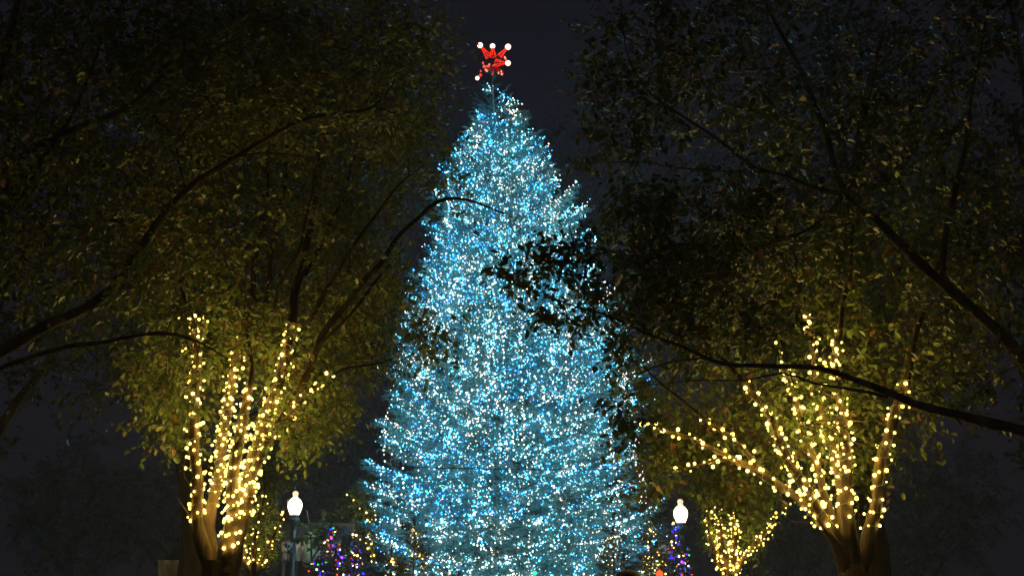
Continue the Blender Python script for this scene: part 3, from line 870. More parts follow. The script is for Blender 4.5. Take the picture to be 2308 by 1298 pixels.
# tree outside the picture on the right, whose boughs hang over the scene
T4base = W(2480, 1298, 8.6) * np.array([1, 1, 0])
T4limbs = [
    [(2490, 1900, 8.6, .24), (2480, 1500, 8.6, .20), (2460, 1200, 8.6, .17), (2410, 1000, 8.6, .14), (2290, 790, 8.7, .11), (2080, 600, 8.8, .09), (1980, 500, 8.9, .07), (1905, 440, 9, .06), (1860, 300, 9.1, .05), (1800, 150, 9.3, .04), (1720, 0, 9.5, .03), (1690, -100, 9.6, .02)],
    [(2410, 1005, 8.6, .10), (2230, 950, 8.6, .085), (2090, 915, 8.6, .075), (1990, 885, 8.6, .062), (1912, 858, 8.6, .055), (1850, 832, 8.6, .048), (1780, 828, 8.6, .042), (1700, 820, 8.6, .037), (1600, 806, 8.6, .032), (1530, 782, 8.5, .028), (1450, 752, 8.4, .024), (1380, 722, 8.3, .02), (1300, 685, 8.2, .015), (1220, 655, 8.1, .010), (1160, 640, 8, .005)],
    [(2000, 895, 8.6, .03), (1912, 876, 8.5, .024), (1830, 862, 8.5, .02), (1760, 838, 8.4, .015), (1690, 850, 8.3, .012), (1600, 862, 8.2, .010), (1500, 868, 8.1, .007), (1400, 880, 8, .004)],
    [(1905, 440, 9, .045), (1840, 425, 8.9, .04), (1770, 400, 8.9, .036), (1700, 370, 8.8, .033), (1640, 325, 8.8, .030), (1560, 270, 8.8, .026), (1460, 215, 8.8, .02), (1415, 140, 8.8, .014), (1400, 50, 8.8, .010), (1396, -40, 8.8, .006)],
    [(1740, 388, 8.85, .018), (1650, 384, 8.8, .016), (1540, 380, 8.7, .012), (1430, 370, 8.6, .009), (1300, 362, 8.5, .004)],
    [(1600, 806, 8.6, .02), (1500, 815, 8.6, .014), (1440, 838, 8.5, .010), (1380, 848, 8.5, .006)],
    [(1460, 215, 8.8, .012), (1400, 208, 8.8, .009), (1330, 212, 8.8, .005)],
    [(1380, 722, 8.3, .012), (1340, 650, 8.3, .010), (1270, 600, 8.2, .007), (1180, 585, 8.2, .004)],
    [(2120, 640, 8.8, .06), (2150, 420, 8.8, .045), (2200, 200, 8.8, .03), (2230, -50, 8.8, .015)],
    [(1300, 690, 8.2, .008), (1260, 725, 8.2, .006), (1210, 745, 8.2, .004)],
    [(1905, 440, 9, .03), (1820, 520, 9, .025), (1700, 560, 9, .018), (1560, 560, 9, .012), (1440, 540, 9, .006)],
]
T4pads = [(1225, 590, 8.3, 75, 20, .35, 12), (1175, 610, 8.2, 50, 18, .35, 7), (1310, 560, 8.4, 36, 18, .4, 5), (1300, 640, 8.4, 50, 22, .4, 7), (1350, 690, 8.4, 45, 30, .4, 8), (1265, 722, 8.2, 55, 14, .3, 6), (1400, 765, 8.4, 40, 22, .4, 6),
          (1460, 640, 8.8, 70, 110, .8, 50), (1575, 620, 9, 120, 130, 1.0, 70), (1700, 600, 9.2, 140, 140, 1.0, 50), (1560, 760, 8.9, 130, 60, .6, 28), (1450, 480, 9, 90, 90, .8, 44), (1650, 460, 9.1, 150, 90, .9, 46),
          (1400, 290, 9, 110, 90, .7, 30), (1340, 180, 9, 70, 70, .5, 12), (1560, 170, 9.1, 150, 110, .9, 48), (1420, 70, 9, 130, 80, .7, 30), (1750, 250, 9.3, 150, 150, 1, 50), (1850, 520, 9.2, 110, 120, .9, 34),
          (2000, 300, 9, 170, 200, 1.1, 60), (2150, 600, 9, 150, 200, 1.1, 50), (1640, 20, 9.2, 180, 80, .9, 36), (1420, 930, 8.6, 50, 40, .35, 8), (1700, 760, 8.9, 120, 60, .6, 20), (2100, 80, 9, 200, 150, 1, 40), (2200, 850, 8.8, 110, 120, .8, 20)]
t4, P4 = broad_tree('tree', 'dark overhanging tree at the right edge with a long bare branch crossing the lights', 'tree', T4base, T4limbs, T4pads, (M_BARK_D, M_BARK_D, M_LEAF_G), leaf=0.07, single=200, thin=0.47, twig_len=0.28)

# tree at the left edge, its branches overhead
T2base = W(-130, 1298, 9.0) * np.array([1, 1, 0])
T2limbs = [
    [(-150, 1950, 9, .26), (-140, 1500, 9, .22), (-130, 1200, 9, .19), (-110, 950, 9, .16), (-105, 760, 9, .13), (-100, 560, 9, .11), (-60, 380, 9, .09), (-10, 200, 9, .07), (40, 0, 9, .05), (60, -150, 9, .03)],
    [(-107, 850, 9, .10), (60, 760, 9, .08), (230, 660, 9.1, .062), (350, 520, 9.2, .055), (430, 420, 9.3, .045), (510, 360, 9.4, .04), (590, 318, 9.5, .034), (660, 285, 9.5, .030), (760, 258, 9.5, .026), (840, 240, 9.5, .020), (880, 190, 9.5, .012), (905, 120, 9.5, .006)],
    [(-75, 440, 9, .06), (80, 340, 9, .05), (210, 270, 8.9, .04), (310, 220, 8.8, .034), (376, 165, 8.8, .028), (450, 145, 8.8, .022), (530, 95, 8.8, .016), (620, 62, 8.8, .008)],
    [(-107, 870, 9, .05), (100, 800, 9, .035), (260, 760, 8.9, .028), (376, 752, 8.8, .022), (420, 764, 8.8, .017), (475, 788, 8.8, .012), (520, 806, 8.8, .006)],
    [(512, 358, 9.4, .02), (600, 345, 9.4, .014), (680, 350, 9.4, .010), (760, 360, 9.4, .005)],
    [(420, 430, 9.3, .02), (400, 330, 9.2, .016), (450, 260, 9.2, .012), (540, 210, 9.2, .008), (640, 190, 9.2, .004)],
    [(-100, 600, 9, .06), (60, 430, 9, .045), (160, 250, 9, .03), (240, 60, 9, .015)],
    [(840, 240, 9.5, .012), (900, 262, 9.5, .010), (960, 300, 9.5, .005)],
]
T2pads = [(430, 250, 9.4, 130, 110, .8, 46), (600, 240, 9.6, 130, 90, .8, 40), (760, 200, 9.7, 130, 90, .8, 34), (420, 90, 9.2, 150, 90, .8, 44), (620, 60, 9.2, 150, 80, .8, 36), (300, 420, 9.3, 130, 130, .9, 44),
          (420, 560, 9.4, 90, 90, .7, 20), (150, 250, 9.2, 190, 200, 1.2, 70), (50, 500, 9.2, 150, 180, 1.1, 50), (850, 90, 9.4, 130, 80, .7, 18), (270, 620, 9.2, 90, 110, .7, 24), (420, 740, 9.1, 50, 30, .4, 5), (200, 60, 9, 200, 120, 1, 44),
          (300, 130, 9, 100, 100, .8, 22), (880, 290, 9.6, 70, 60, .5, 7), (930, 110, 9.6, 50, 70, .5, 8)]
t2, P2_ = broad_tree('tree', 'unlit tree at the left edge with leafy yellow-green branches hanging across the top', 'tree', T2base, T2limbs, T2pads, (M_BARK_D, M_BARK_D, M_LEAF), leaf=0.07, single=200, thin=0.62, dense=1.15)

# ================================================================== MIDDLE AND FAR TREES
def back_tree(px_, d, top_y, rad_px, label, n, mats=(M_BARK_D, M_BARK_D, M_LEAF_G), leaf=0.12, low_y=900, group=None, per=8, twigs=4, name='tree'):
    b = W(px_, 1298, d)
    base = np.array([b[0], d, 0])
    topz = W(px_, top_y, d)[2]
    lowz = W(px_, low_y, d)[2]
    R = rad_px * d / F
    root = empty(name, base, label, 'tree', group)
    limbs = []
    tr = smooth_path([base, base + np.array([0.1, 0, lowz * 0.6]), base + np.array([-0.15, 0, lowz]), base + np.array([0.1, 0, lowz + (topz - lowz) * 0.5]), base + np.array([0, 0, topz * 0.97])], [0.28, 0.23, 0.19, 0.10, 0.02], 0.5)
    g = Geo(); tube(g, tr[0], tr[1], 9); g.build('trunk', mats[0], root, smooth=True)
    limbs.append(tr)
    for k in range(9):
        a = k * 2.4 + random.random()
        z0 = lowz * 0.75 + (topz - lowz) * 0.07 * k
        e = base + np.array([math.cos(a) * R * 0.75, math.sin(a) * R * 0.75, z0 + (topz - lowz) * random.uniform(0.22, 0.45)])
        s0 = base + np.array([0, 0, z0])
        m = (s0 + e) / 2 + np.array([0, 0, 0.3])
        l = smooth_path([s0, m, e], [0.11, 0.07, 0.02], 0.4)
        g = Geo(); tube(g, l[0], l[1], 6); g.build('limb', mats[0], root, smooth=True)
        limbs.append(l)
    T = []
    cz = (lowz + topz) / 2; hz = (topz - lowz) / 2
    lob = [(RNG.normal(size=3)) for _ in range(10)]
    while len(T) < n:
        v = RNG.normal(size=3); v /= np.linalg.norm(v)
        bump = 1 + 0.16 * math.sin(v[0] * 5 + lob[0][0] * 3) + 0.14 * math.sin(v[2] * 6 + lob[1][0] * 3) + 0.12 * math.sin(v[1] * 7 + v[0] * 4)
        v = v * (0.35 + 0.65 * RNG.random() ** 0.5) * bump
        T.append(base + np.array([v[0] * R, v[1] * R, cz + v[2] * hz]))
    gb = Geo()
    tw = grow(limbs, np.array(T), gb, step=0.6, twig_len=0.7, twigs_per=twigs, r_tip=0.005)
    gb.build('branches', mats[1], root, kind='stuff')
    LP, LR, LS = leaves_on(tw, per, leaf)
    g = Geo(); scatter(g, LV2, LF2, LP, LR, LS); g.build('foliage', mats[2], root, kind='stuff')
    return root, limbs

back_tree(420, 19, -60, 330, 'tall dark tree standing behind the light-wound tree on the left', 430, low_y=960)
back_tree(-110, 17, -60, 260, 'unlit tree at the far left behind the edge tree', 260, low_y=980)
back_tree(880, 40, 330, 240, 'tall dark tree partly behind the left side of the big conifer', 420, low_y=900)
back_tree(1462, 40, 120, 230, 'tall dark tree partly behind the right side of the big conifer', 420, low_y=830)
back_tree(1960, 18, -80, 280, 'tall dark tree behind the spreading tree on the right', 340, low_y=1000)
back_tree(2440, 17, -60, 220, 'unlit tree at the far right edge', 200, low_y=1000)
back_tree(790, 50, 930, 130, 'small olive-leaved tree in the dark behind the left lamp post', 200, low_y=1190, leaf=0.17)
back_tree(600, 55, 960, 160, 'far tree behind the small light-wound tree on the left', 300, low_y=1300, leaf=0.17)
back_tree(380, 52, 1020, 170, 'far tree low behind the left stems', 300, low_y=1300, leaf=0.17)
back_tree(1490, 52, 1010, 90, 'far tree between the conifer and the right lamp post', 220, low_y=1300, leaf=0.17)
back_tree(1780, 54, 1060, 190, 'far tree in the dark gap below the right tree', 360, low_y=1300, leaf=0.17)
back_tree(2080, 50, 1000, 190, 'far tree behind the right edge', 300, low_y=1300, leaf=0.17)
back_tree(160, 50, 1000, 180, 'far tree behind the left edge', 300, low_y=1300, leaf=0.17)

# small light-wound trees
def small_tree(base_px, d, limbs, pads, label, slabel, wound, radius=0.017, gap=0.12, pitch=0.17, leaf=0.085, extra=None):
    b = W(base_px, 1298, d) * np.array([1, 1, 0])
    r, P = broad_tree('tree', label, 'tree', b, limbs, pads, (M_BARK, M_BARK_D, M_LEAF_S), leaf=leaf, per=7, twigs=3, simple=True, twig_len=0.3, step=0.3)
    string_on([(P[i], lo, hi) for (i, lo, hi) in wound], slabel, b, pitch, gap, radius, [M_WARM, M_WARM2], extra=extra, jit=0.03)
    return r, P
small_tree(575, 22, [
    [(572, 1420, 22, .16), (572, 1350, 22, .13), (574, 1290, 22, .10)],
    [(570, 1300, 22, .07), (548, 1250, 22, .06), (536, 1180, 22, .05), (536, 1130, 22, .035), (540, 1060, 22, .02)],
    [(574, 1300, 22, .07), (572, 1250, 21.8, .06), (578, 1190, 21.8, .045), (590, 1130, 21.8, .03), (600, 1060, 21.8, .02)],
    [(578, 1300, 22, .06), (598, 1240, 22.1, .05), (622, 1190, 22.2, .035), (645, 1150, 22.3, .02), (665, 1090, 22.3, .01)]],
    [(590, 1150, 22.5, 60, 90, .8, 130), (560, 1220, 22.5, 35, 60, .5, 40), (610, 1080, 22.6, 75, 60, .8, 70), (640, 1010, 22.8, 70, 45, .7, 30), (600, 1240, 22.3, 30, 30, .4, 20)],
    'small leafy tree behind the left stems with sparse warm lights', 'sparse warm lights on the small leafy tree left of the lamp post',
    [(1, .12, .85), (2, .1, .8), (3, .1, .85), (1, .2, .7)])
small_tree(1640, 22, [
    [(1645, 1420, 22, .20), (1644, 1350, 22, .17), (1642, 1300, 22, .15)],
    [(1640, 1310, 22, .09), (1618, 1250, 22, .07), (1604, 1210, 22, .05), (1594, 1160, 22, .035), (1580, 1100, 22, .02)],
    [(1642, 1310, 22, .12), (1632, 1240, 21.8, .10), (1625, 1200, 21.8, .08), (1618, 1165, 21.8, .05), (1615, 1110, 21.8, .02)],
    [(1646, 1310, 22, .11), (1652, 1240, 21.9, .09), (1654, 1200, 21.9, .08), (1652, 1165, 21.9, .05), (1655, 1100, 21.9, .02)],
    [(1650, 1310, 22, .08), (1672, 1265, 22, .06), (1700, 1232, 22, .05), (1735, 1190, 22, .04), (1765, 1148, 22, .025), (1800, 1100, 22, .01)]],
    [(1650, 1130, 22.7, 70, 60, .8, 90), (1600, 1110, 22.4, 45, 40, .5, 50), (1700, 1160, 22.6, 45, 55, .6, 60), (1690, 1220, 22.6, 28, 30, .4, 22), (1645, 1190, 22.8, 45, 50, .5, 40), (1720, 1110, 22.8, 60, 40, .6, 40), (1610, 1200, 22.2, 20, 40, .3, 16)],
    'small forked tree with densely lit stems in front of the right dark gap', 'dense warm lights on the small forked tree below the spreading tree',
    [(1, .1, .8), (2, .05, .85), (3, .05, .85), (4, .1, .86), (2, .1, .8), (3, .1, .8), (4, .2, .7)], gap=0.10, pitch=0.14)
small_tree(838, 38, [
    [(850, 1420, 38, .14), (850, 1340, 38, .12), (848, 1280, 38, .09)],
    [(848, 1290, 38, .07), (838, 1240, 38, .06), (836, 1200, 38, .04), (848, 1120, 38, .02), (842, 1080, 38, .012)],
    [(842, 1210, 38, .05), (832, 1175, 38, .04), (812, 1140, 38, .03), (790, 1118, 38, .02), (772, 1105, 38, .01)],
    [(846, 1260, 38, .05), (826, 1225, 38, .04), (824, 1195, 38, .02)]],
    [(815, 1130, 38.5, 45, 50, .9, 60), (790, 1180, 38.6, 45, 50, .9, 50), (830, 1200, 38.6, 25, 40, .6, 24)],
    'slim lit tree tucked against the left side of the big conifer', 'warm lights on the slim tree against the left of the big conifer',
    [(1, .1, .95), (2, .1, .95), (3, .1, .95), (1, .1, .6)], radius=0.026, gap=0.2, pitch=0.3, leaf=0.13)

sb = W(704, 1298, 34.6) * np.array([1, 1, 0])
broad_tree('sapling', 'thin leafy sapling lit by the globe just right of the left lamp post', 'sapling', sb,
    [[(706, 1400, 34.6, .05), (706, 1300, 34.6, .045), (702, 1250, 34.6, .04), (700, 1200, 34.5, .025), (692, 1150, 34.4, .01)],
     [(703, 1260, 34.6, .03), (720, 1230, 34.5, .02), (734, 1195, 34.4, .008)]],
    [(686, 1140, 34.3, 6, 8, .2, 2), (698, 1212, 34.2, 26, 12, .4, 9), (726, 1200, 34.3, 12, 22, .3, 5), (730, 1156, 34.3, 6, 8, .2, 1), (712, 1222, 34.0, 20, 12, .3, 4)],
    (M_BARK_D, M_BARK_D, M_LEAF_S), leaf=0.16, per=5, twigs=2, twig_len=0.3)

# ================================================================== SMALL CONIFERS
def small_fir(px_, top_y, d, half_px, label, slabel, mode, nb, group='small firs round the big tree', seed=0):
    b = W(px_, 1298, d)
    H = W(px_, top_y, d)[2]
    base = np.array([b[0], d, 0.0])
    R = half_px * d / F
    root = empty('small_fir', base, label, 'christmas tree', group)
    g = Geo(); tube(g, [base, base + np.array([0, 0, H * 0.98])], [0.05, 0.008], 7); g.build('trunk', M_BARK_D, root)
    bp = []; n_b = 0
    z = 0.25
    while z < H - 0.05:
        r = R * (1 - z / H) ** 0.85 * 1.25 + 0.05
        cnt = max(3, int(4 + r * 6))
        for k in range(cnt):
            az = random.random() * 6.283
            L = r * random.uniform(0.75, 1.12)
            sl_ = random.uniform(0.15, 0.5)
            o = base + np.array([0, 0, z])
            P, D, stem, t = bough_points(o, az, L, z, sl_, int(5 + 8 * L), 0.12 + 0.1 * L)
            gg = Geo(); tube(gg, stem, np.linspace(0.009, 0.003, 7), 3, mi=1, cap=False)
            scatter(gg, SPR[k % 3][0], SPR[k % 3][1], P, frames(D, RNG.normal(size=P.shape) * .4 + np.array([0, 0, 1.])), 0.62 + 0.3 * RNG.random(len(P)))
            if n_b < 300: gg.build('bough', [M_NEEDLE_D, M_BARK_D], root)
            n_b += 1
            for q in range(2):
                tt = random.uniform(0.5, 1.02)
                p = o + np.array([math.cos(az), math.sin(az), 0]) * L * tt; p[2] += sl_ * L * tt + 0.02
                bp.append(p + RNG.normal(size=3) * 0.05)
        z += 0.17
    gg = Geo(); P = np.repeat((base + np.array([0, 0, H * 0.93]))[None], 6, 0); P[:, 2] += RNG.random(6) * H * 0.05
    scatter(gg, SPR[0][0], SPR[0][1], P, frames(np.tile([0.0, 0.05, 1.0], (6, 1)) + RNG.normal(size=(6, 3)) * 0.15, RNG.normal(size=(6, 3))), np.full(6, 0.7))
    gg.build('leader', M_NEEDLE_D, root)
    if nb:
        bp = np.array(bp); bp = bp[RNG.permutation(len(bp))[:nb]]
        s = empty('string_lights', base, slabel, 'string lights')
        if mode == 'multi':
            cols = RNG.choice(6, len(bp), p=[.34, .12, .12, .10, .22, .10]); mats = M_MULTI; rad = 0.023
        else:
            cols = RNG.choice(2, len(bp)); mats = [M_MULTI[4], M_WARM2]; rad = 0.017
        place_bulbs(s, bp, cols, mats, rad, keep=300)
    return root
small_fir(742, 1192, 28.0, 34, 'leftmost multicoloured small fir, right of the left lamp post', 'multicoloured bulbs on the leftmost small fir', 'multi', 150)
small_fir(768, 1222, 27.0, 26, 'middle multicoloured small fir of the left cluster, with a bluish leader', 'multicoloured bulbs on the middle small fir of the left cluster', 'multi', 90)
small_fir(798, 1206, 28.5, 26, 'multicoloured small fir nearest the left side of the big conifer', 'multicoloured bulbs on the small fir nearest the big conifer', 'multi', 120)
small_fir(712, 1262, 26.0, 22, 'lowest multicoloured small fir in front of the left lamp post', 'multicoloured bulbs on the lowest small fir by the left lamp post', 'multi', 60)
small_fir(1524, 1180, 29.0, 34, 'multicoloured small fir in front of the right lamp post', 'multicoloured bulbs on the small fir by the right lamp post', 'multi', 170)
small_fir(1548, 1232, 27.0, 24, 'lower multicoloured small fir right of the right lamp post', 'multicoloured bulbs on the lower small fir right of the right lamp post', 'multi', 80)
small_fir(932, 1180, 26.5, 34, 'dark small fir with few amber lights before the left part of the conifer', 'few amber lights on the dark small fir before the conifer', 'amber', 80)
small_fir(880, 1238, 26.0, 26, 'lower dark small fir at the left foot of the conifer', 'amber lights on the lower dark small fir at the left foot', 'amber', 60)
small_fir(1384, 1186, 26.5, 34, 'dark narrow small fir before the right part of the conifer', 'sparse amber lights on the dark narrow small fir', 'amber', 60)
small_fir(1470, 1174, 28.0, 26, 'dark small fir with amber lights at the right rim of the conifer', 'amber lights on the small fir at the right rim of the conifer', 'amber', 110)
small_fir(1490, 1262, 25.5, 26, 'low small fir with a red lamp glow right of the person in the hat', 'amber lights on the low small fir right of the hat', 'amber', 60)
small_fir(1700, 1232, 24.0, 26, 'unlit spiky small fir below the forked tree', '', 'none', 0)

# the red lantern and green lantern low in the picture
def lantern(px_, py_, d, col, r, label):
    c = W(px_, py_, d)
    root = empty('lantern', (c[0], c[1], c[2] - r * 1.4), label, 'lantern')
    g = Geo(); lathe(g, c - np.array([0, 0, 0]), [(0.01, -r * 1.1), (r * 0.7, -r * 0.8), (r, -r * 0.2), (r * 0.95, r * 0.4), (r * 0.5, r * 0.95), (0.02, r * 1.1)], 14)
    g.build('shade', glow_mat('lantern_glow', col, 1.6), root, smooth=True)
    g = Geo(); lathe(g, c, [(r * 0.3, r * 1.05), (r * 0.32, r * 1.3), (0.01, r * 1.35)], 10); g.build('cap', M_POST, root)
    g = Geo(); tube(g, [(c[0], c[1], 0), c - np.array([0, 0, r])], 0.02, 6); g.build('pole', M_POST, root)
lantern(1487, 1293, 24.5, (1.0, 0.10, 0.03), 0.075, 'round red-glowing lantern on a pole right of the person in the hat')
lantern(1205, 1291, 26.0, (0.05, 1.0, 0.45), 0.045, 'little green-glowing lantern at the foot of the conifer')

# ================================================================== MARKET BOOTHS
M_PLANK = [plain_mat('pale_weathered_plank', (0.40, 0.36, 0.27), 0.75, vary=0.3, scale=4), plain_mat('pinkish_plank', (0.36, 0.26, 0.20), 0.75, vary=0.3, scale=4), plain_mat('greenish_board', (0.26, 0.32, 0.20), 0.7, vary=0.35, scale=3)]
M_ROOF = plain_mat('dark_roof_felt', (0.03, 0.032, 0.035), 0.8)
M_WALLB = plain_mat('dark_timber_wall', (0.05, 0.042, 0.035), 0.75)
def booth(px0, px1, py0, py1, d, n, label, hang=None, gable=False, curtain=False):
    a = W(px0, py0, d); b = W(px1, py0, d); lo = W(px0, py1, d)[2]; hi = a[2]
    w = b[0] - a[0]; cx = (a[0] + b[0]) / 2
    root = empty('market_booth', (cx, d + 1, 0), label, 'market booth')
    for s in (0, 1):
        for dy in (0.15, 2.2):
            g = Geo(); box(g, (a[0] + 0.08 + s * (w - 0.16), d + dy, hi / 2), (0.1, 0.1, hi)); g.build('post', M_WALLB, root)
    g = Geo(); box(g, (cx, d + 2.3, hi / 2), (w, 0.06, hi)); g.build('back_wall', M_WALLB, root)
    g = Geo(); box(g, (cx, d + 0.35, 1.0), (w - 0.3, 0.5, 0.06)); box(g, (cx, d + 0.3, 0.5), (w - 0.3, 0.05, 0.94)); g.build('counter', M_WALLB, root)
    g = Geo()
    e = 0.2
    g.add([(a[0] - e, d - 0.12, hi), (b[0] + e, d - 0.12, hi), (b[0] + e, d + 1.2, hi + 0.5), (a[0] - e, d + 1.2, hi + 0.5), (b[0] + e, d + 2.6, hi), (a[0] - e, d + 2.6, hi),
           (a[0] - e, d - 0.12, hi + .05), (b[0] + e, d - 0.12, hi + .05), (b[0] + e, d + 1.2, hi + 0.56), (a[0] - e, d + 1.2, hi + 0.56), (b[0] + e, d + 2.6, hi + .05), (a[0] - e, d + 2.6, hi + .05)],
          [(0, 3, 2, 1), (3, 5, 4, 2), (6, 7, 8, 9), (9, 8, 10, 11), (0, 1, 7, 6), (4, 5, 11, 10), (1, 2, 8, 7), (2, 4, 10, 8), (3, 0, 6, 9), (5, 3, 9, 11)])
    g.build('roof', M_ROOF, root)
    pw = w / n
    for i in range(n):
        x = a[0] + (i + 0.5) * pw
        drop = random.uniform(-0.02, 0.03)
        g = Geo()
        x0, x1 = x - pw * 0.46, x + pw * 0.46
        if gable and i < n // 2:
            t0 = i / (n / 2); h0 = hi - 0.25 * (1 - t0) * (hi - lo) * 1.6; h1 = hi - 0.25 * (1 - t0 - 2 / n) * (hi - lo) * 1.6
        else: h0 = h1 = hi - 0.004
        y0 = d - random.uniform(0.0, 0.015); y1 = y0 + 0.025
        zb = lo + drop
        g.add([(x0, y0, zb), (x1, y0, zb), (x1, y0, h1), (x0, y0, h0), (x0, y1, zb), (x1, y1, zb), (x1, y1, h1), (x0, y1, h0)],
              [(0, 1, 2, 3), (5, 4, 7, 6), (4, 0, 3, 7), (1, 5, 6, 2), (3, 2, 6, 7), (4, 5, 1, 0)])
        g.build('plank', M_PLANK[0 if i % 3 else 1], root)
    if hang:
        h0 = W(hang[0], hang[2], d); h1 = W(hang[1], hang[3], d)
        g = Geo(); box(g, ((h0[0] + h1[0]) / 2, d - 0.06, (h0[2] + h1[2]) / 2), (h1[0] - h0[0], 0.03, h0[2] - h1[2])); g.build('hanging_board', M_PLANK[2], root)
    if curtain:
        g = Geo()
        A = []
        for i in range(25):
            t = i / 24
            x = a[0] - 0.35 + t * 0.75
            yy = d - 0.2 + 0.05 * math.sin(t * 24)
            A.append((x, yy))
        V = []
        for j in range(9):
            s = j / 8
            zz = hi - s * 2.0
            pin = 0.25 + 0.75 * abs(math.cos(s * math.pi * 0.9)) if s < 0.55 else 0.4 + 0.4 * (s - 0.55)
            for (x, yy) in A: V.append((b[0] - 0.1 - (b[0] - 0.1 - x) * pin, yy, zz))
        Q = [(j * 25 + i, j * 25 + i + 1, (j + 1) * 25 + i + 1, (j + 1) * 25 + i) for j in range(8) for i in range(24)]
        g.add(V, Q); cu = g.build('curtain', M_PLANK[0], root, smooth=True)
        cu.modifiers.new('thickness', 'SOLIDIFY').thickness = 0.01
booth(634, 770, 1214, 1262, 35.5, 9, 'market booth behind the left lamp post with a pale plank fascia and green board', hang=(686, 714, 1206, 1277))
booth(1482, 1516, 1221, 1259, 37.0, 5, 'market booth by the right lamp post showing a small beige plank panel', gable=True)
booth(404, 442, 1262, 1320, 22.0, 4, 'booth at the lower left with pale boards and a gathered curtain', curtain=True)

# ================================================================== OVERHEAD CABLE
ca, cb = W(545, 1030, 22.2), W(1640, 1050, 22.0)
s_ = np.linspace(0, 1, 40)[:, None]
pc = ca + (cb - ca) * s_; pc[:, 2] -= 0.14 * (4 * s_[:, 0] * (1 - s_[:, 0]))
g = Geo(); tube(g, pc, 0.009, 5)
o = g.build('cable', plain_mat('black_cable', (0.012, 0.012, 0.014), 0.5), local=ca)
tag(o, 'thin black cable strung level across the front of the big conifer', 'cable')

# ================================================================== PERSON
def skin_body(name, verts, edges, radii, mat, parent, sub=2, root_i=0):
    me = bpy.data.meshes.new(name)
    bm = bmesh.new()
    lay = bm.verts.layers.skin.verify()
    vs_ = [bm.verts.new(v) for v in verts]
    for a, b in edges: bm.edges.new((vs_[a], vs_[b]))
    for i, v in enumerate(vs_):
        r = radii[i]
        v[lay].radius = r if isinstance(r, tuple) else (r, r)
        v[lay].use_root = (i == root_i)
    bm.to_mesh(me); bm.free()
    me.materials.append(mat)
    o = bpy.data.objects.new(name, me); C.objects.link(o); o.parent = parent
    m = o.modifiers.new('skin', 'SKIN'); m.use_smooth_shade = True
    s = o.modifiers.new('sub', 'SUBSURF'); s.levels = sub; s.render_levels = sub
    return o
M_COAT = plain_mat('dark_navy_coat', (0.015, 0.017, 0.024), 0.8)
M_HAT = plain_mat('black_knit_hat', (0.008, 0.008, 0.010), 0.95, scale=60, bump=0.6)
M_SKIN = plain_mat('skin', (0.45, 0.28, 0.20), 0.5, vary=0.06)
M_JEAN = plain_mat('dark_trousers', (0.02, 0.024, 0.035), 0.85)
M_SHOE = plain_mat('black_shoe', (0.012, 0.012, 0.012), 0.5)
pt = W(1416, 1284, 10.0)
man = empty('person', (pt[0], 10.0, 0), 'person in a dark coat and black knitted hat at the bottom, facing the tree', 'person')
hz = pt[2] - 1.765
# head and hands (skin), facing +Y
verts = [(0, 0, 1.44), (0, .01, 1.50), (0, .02, 1.57), (0, .02, 1.64), (0, .015, 1.70)]
skin_body('head', [(x, y, z_ + hz) for x, y, z_ in verts], [(0, 1), (1, 2), (2, 3), (3, 4)], [.062, .06, (.072, .085), (.08, .098), (.06, .075)], M_SKIN, man)
body_v = [(0, 0, .95), (0, 0, 1.12), (0, .0, 1.30), (0, 0, 1.42), (-.16, 0, 1.40), (-.24, .0, 1.15), (-.25, .10, .90), (.16, 0, 1.40), (.24, 0, 1.15), (.25, .10, .90), (0, 0, .80)]
skin_body('coat', [(x, y, z_ + hz) for x, y, z_ in body_v], [(0, 1), (1, 2), (2, 3), (3, 4), (4, 5), (5, 6), (3, 7), (7, 8), (8, 9), (0, 10)],
          [(.17, .13), (.165, .125), (.18, .13), (.09, .08), .075, .062, .05, .075, .062, .05, (.18, .14)], M_COAT, man)
leg_v = [(0, 0, .84), (-.09, 0, .78), (-.10, .015, .46), (-.105, -.01, .10), (.09, 0, .78), (.10, .015, .46), (.105, -.01, .10)]
skin_body('trousers', [(x, y, z_ + hz) for x, y, z_ in leg_v], [(0, 1), (1, 2), (2, 3), (0, 4), (4, 5), (5, 6)], [.11, .095, .068, .055, .095, .068, .055], M_JEAN, man)
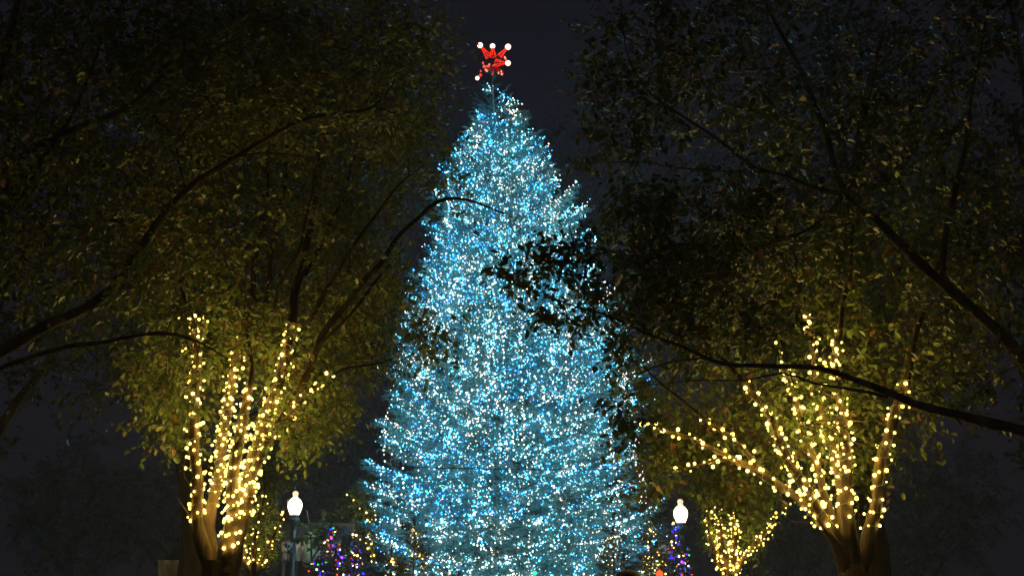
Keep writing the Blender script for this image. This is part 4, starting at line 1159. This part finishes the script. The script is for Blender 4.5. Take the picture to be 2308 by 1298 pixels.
for s in (-1, 1):
    skin_body('shoe', [(s * .105, -.03, .055), (s * .11, .08, .045), (s * .115, .17, .038)], [(0, 1), (1, 2)], [(.045, .05), (.045, .04), (.038, .03)], M_SHOE, man)
    hb = np.array([s * .25, .115, .885 + hz])
    hv = [tuple(hb), tuple(hb + [0, .02, -.05]), tuple(hb + [0, .035, -.09])]
    he = [(0, 1), (1, 2)]; hr = [(.026, .02), (.038, .016), (.036, .014)]
    for f_, (dy, ln) in enumerate(((-.028, .070), (-.009, .080), (.010, .074), (.027, .058))):
        k = len(hv)
        hv += [tuple(hb + [-s * .004, .035 + dy, -.10]), tuple(hb + [-s * .012, .040 + dy, -.10 - ln * .55]), tuple(hb + [-s * .028, .044 + dy, -.10 - ln])]
        he += [(2, k), (k, k + 1), (k + 1, k + 2)]; hr += [.0095, .009, .0075]
    k = len(hv)
    hv += [tuple(hb + [-s * .012, .055, -.04]), tuple(hb + [-s * .022, .072, -.075])]
    he += [(1, k), (k, k + 1)]; hr += [.011, .009]
    skin_body('hand', hv, he, hr, M_SKIN, man, sub=1)
g = Geo()
hc = (0, 0.018, 1.625 + hz)
lathe(g, hc, [(0.108, 0.0), (0.114, 0.012), (0.114, 0.05), (0.108, 0.058), (0.111, 0.075), (0.104, 0.10), (0.082, 0.125), (0.045, 0.138), (0.004, 0.141)], 30)
for part_v in g.v: part_v[:, 1] = hc[1] + (part_v[:, 1] - hc[1]) * 1.14
h = g.build('knitted_hat', M_HAT, None, smooth=True, local=(0, 0, 0)); h.parent = man; h.location = (0, 0, 0)
g = Geo()
lathe(g, (0, .12, 1.60 + hz), [(0.006, 0.012), (0.013, -0.012), (0.016, -0.02), (0.004, -0.026)], 8)
nz = g.build('nose', M_SKIN, None, smooth=True, local=(0, 0, 0)); nz.parent = man; nz.location = (0, 0, 0)
hz_m = bpy.data.materials.new('glow_haze_volume'); hz_m.use_nodes = True
nt = hz_m.node_tree; nt.nodes.clear()
ho = nt.nodes.new('ShaderNodeOutputMaterial'); hv_ = nt.nodes.new('ShaderNodeVolumePrincipled')
hv_.inputs['Color'].default_value = (0.85, 0.9, 1.0, 1); hv_.inputs['Density'].default_value = 0.0015  # added volume: mist that also stands in for lens glow round the lights
nt.links.new(hv_.outputs[0], ho.inputs['Volume'])
g = Geo(); box(g, (0, 35, 10.5), (70, 90, 23))
g.build('glow_haze', hz_m, kind='stuff')
print('objects', len(bpy.data.objects), 'tris', sum(len(m.polygons) for m in bpy.data.meshes))
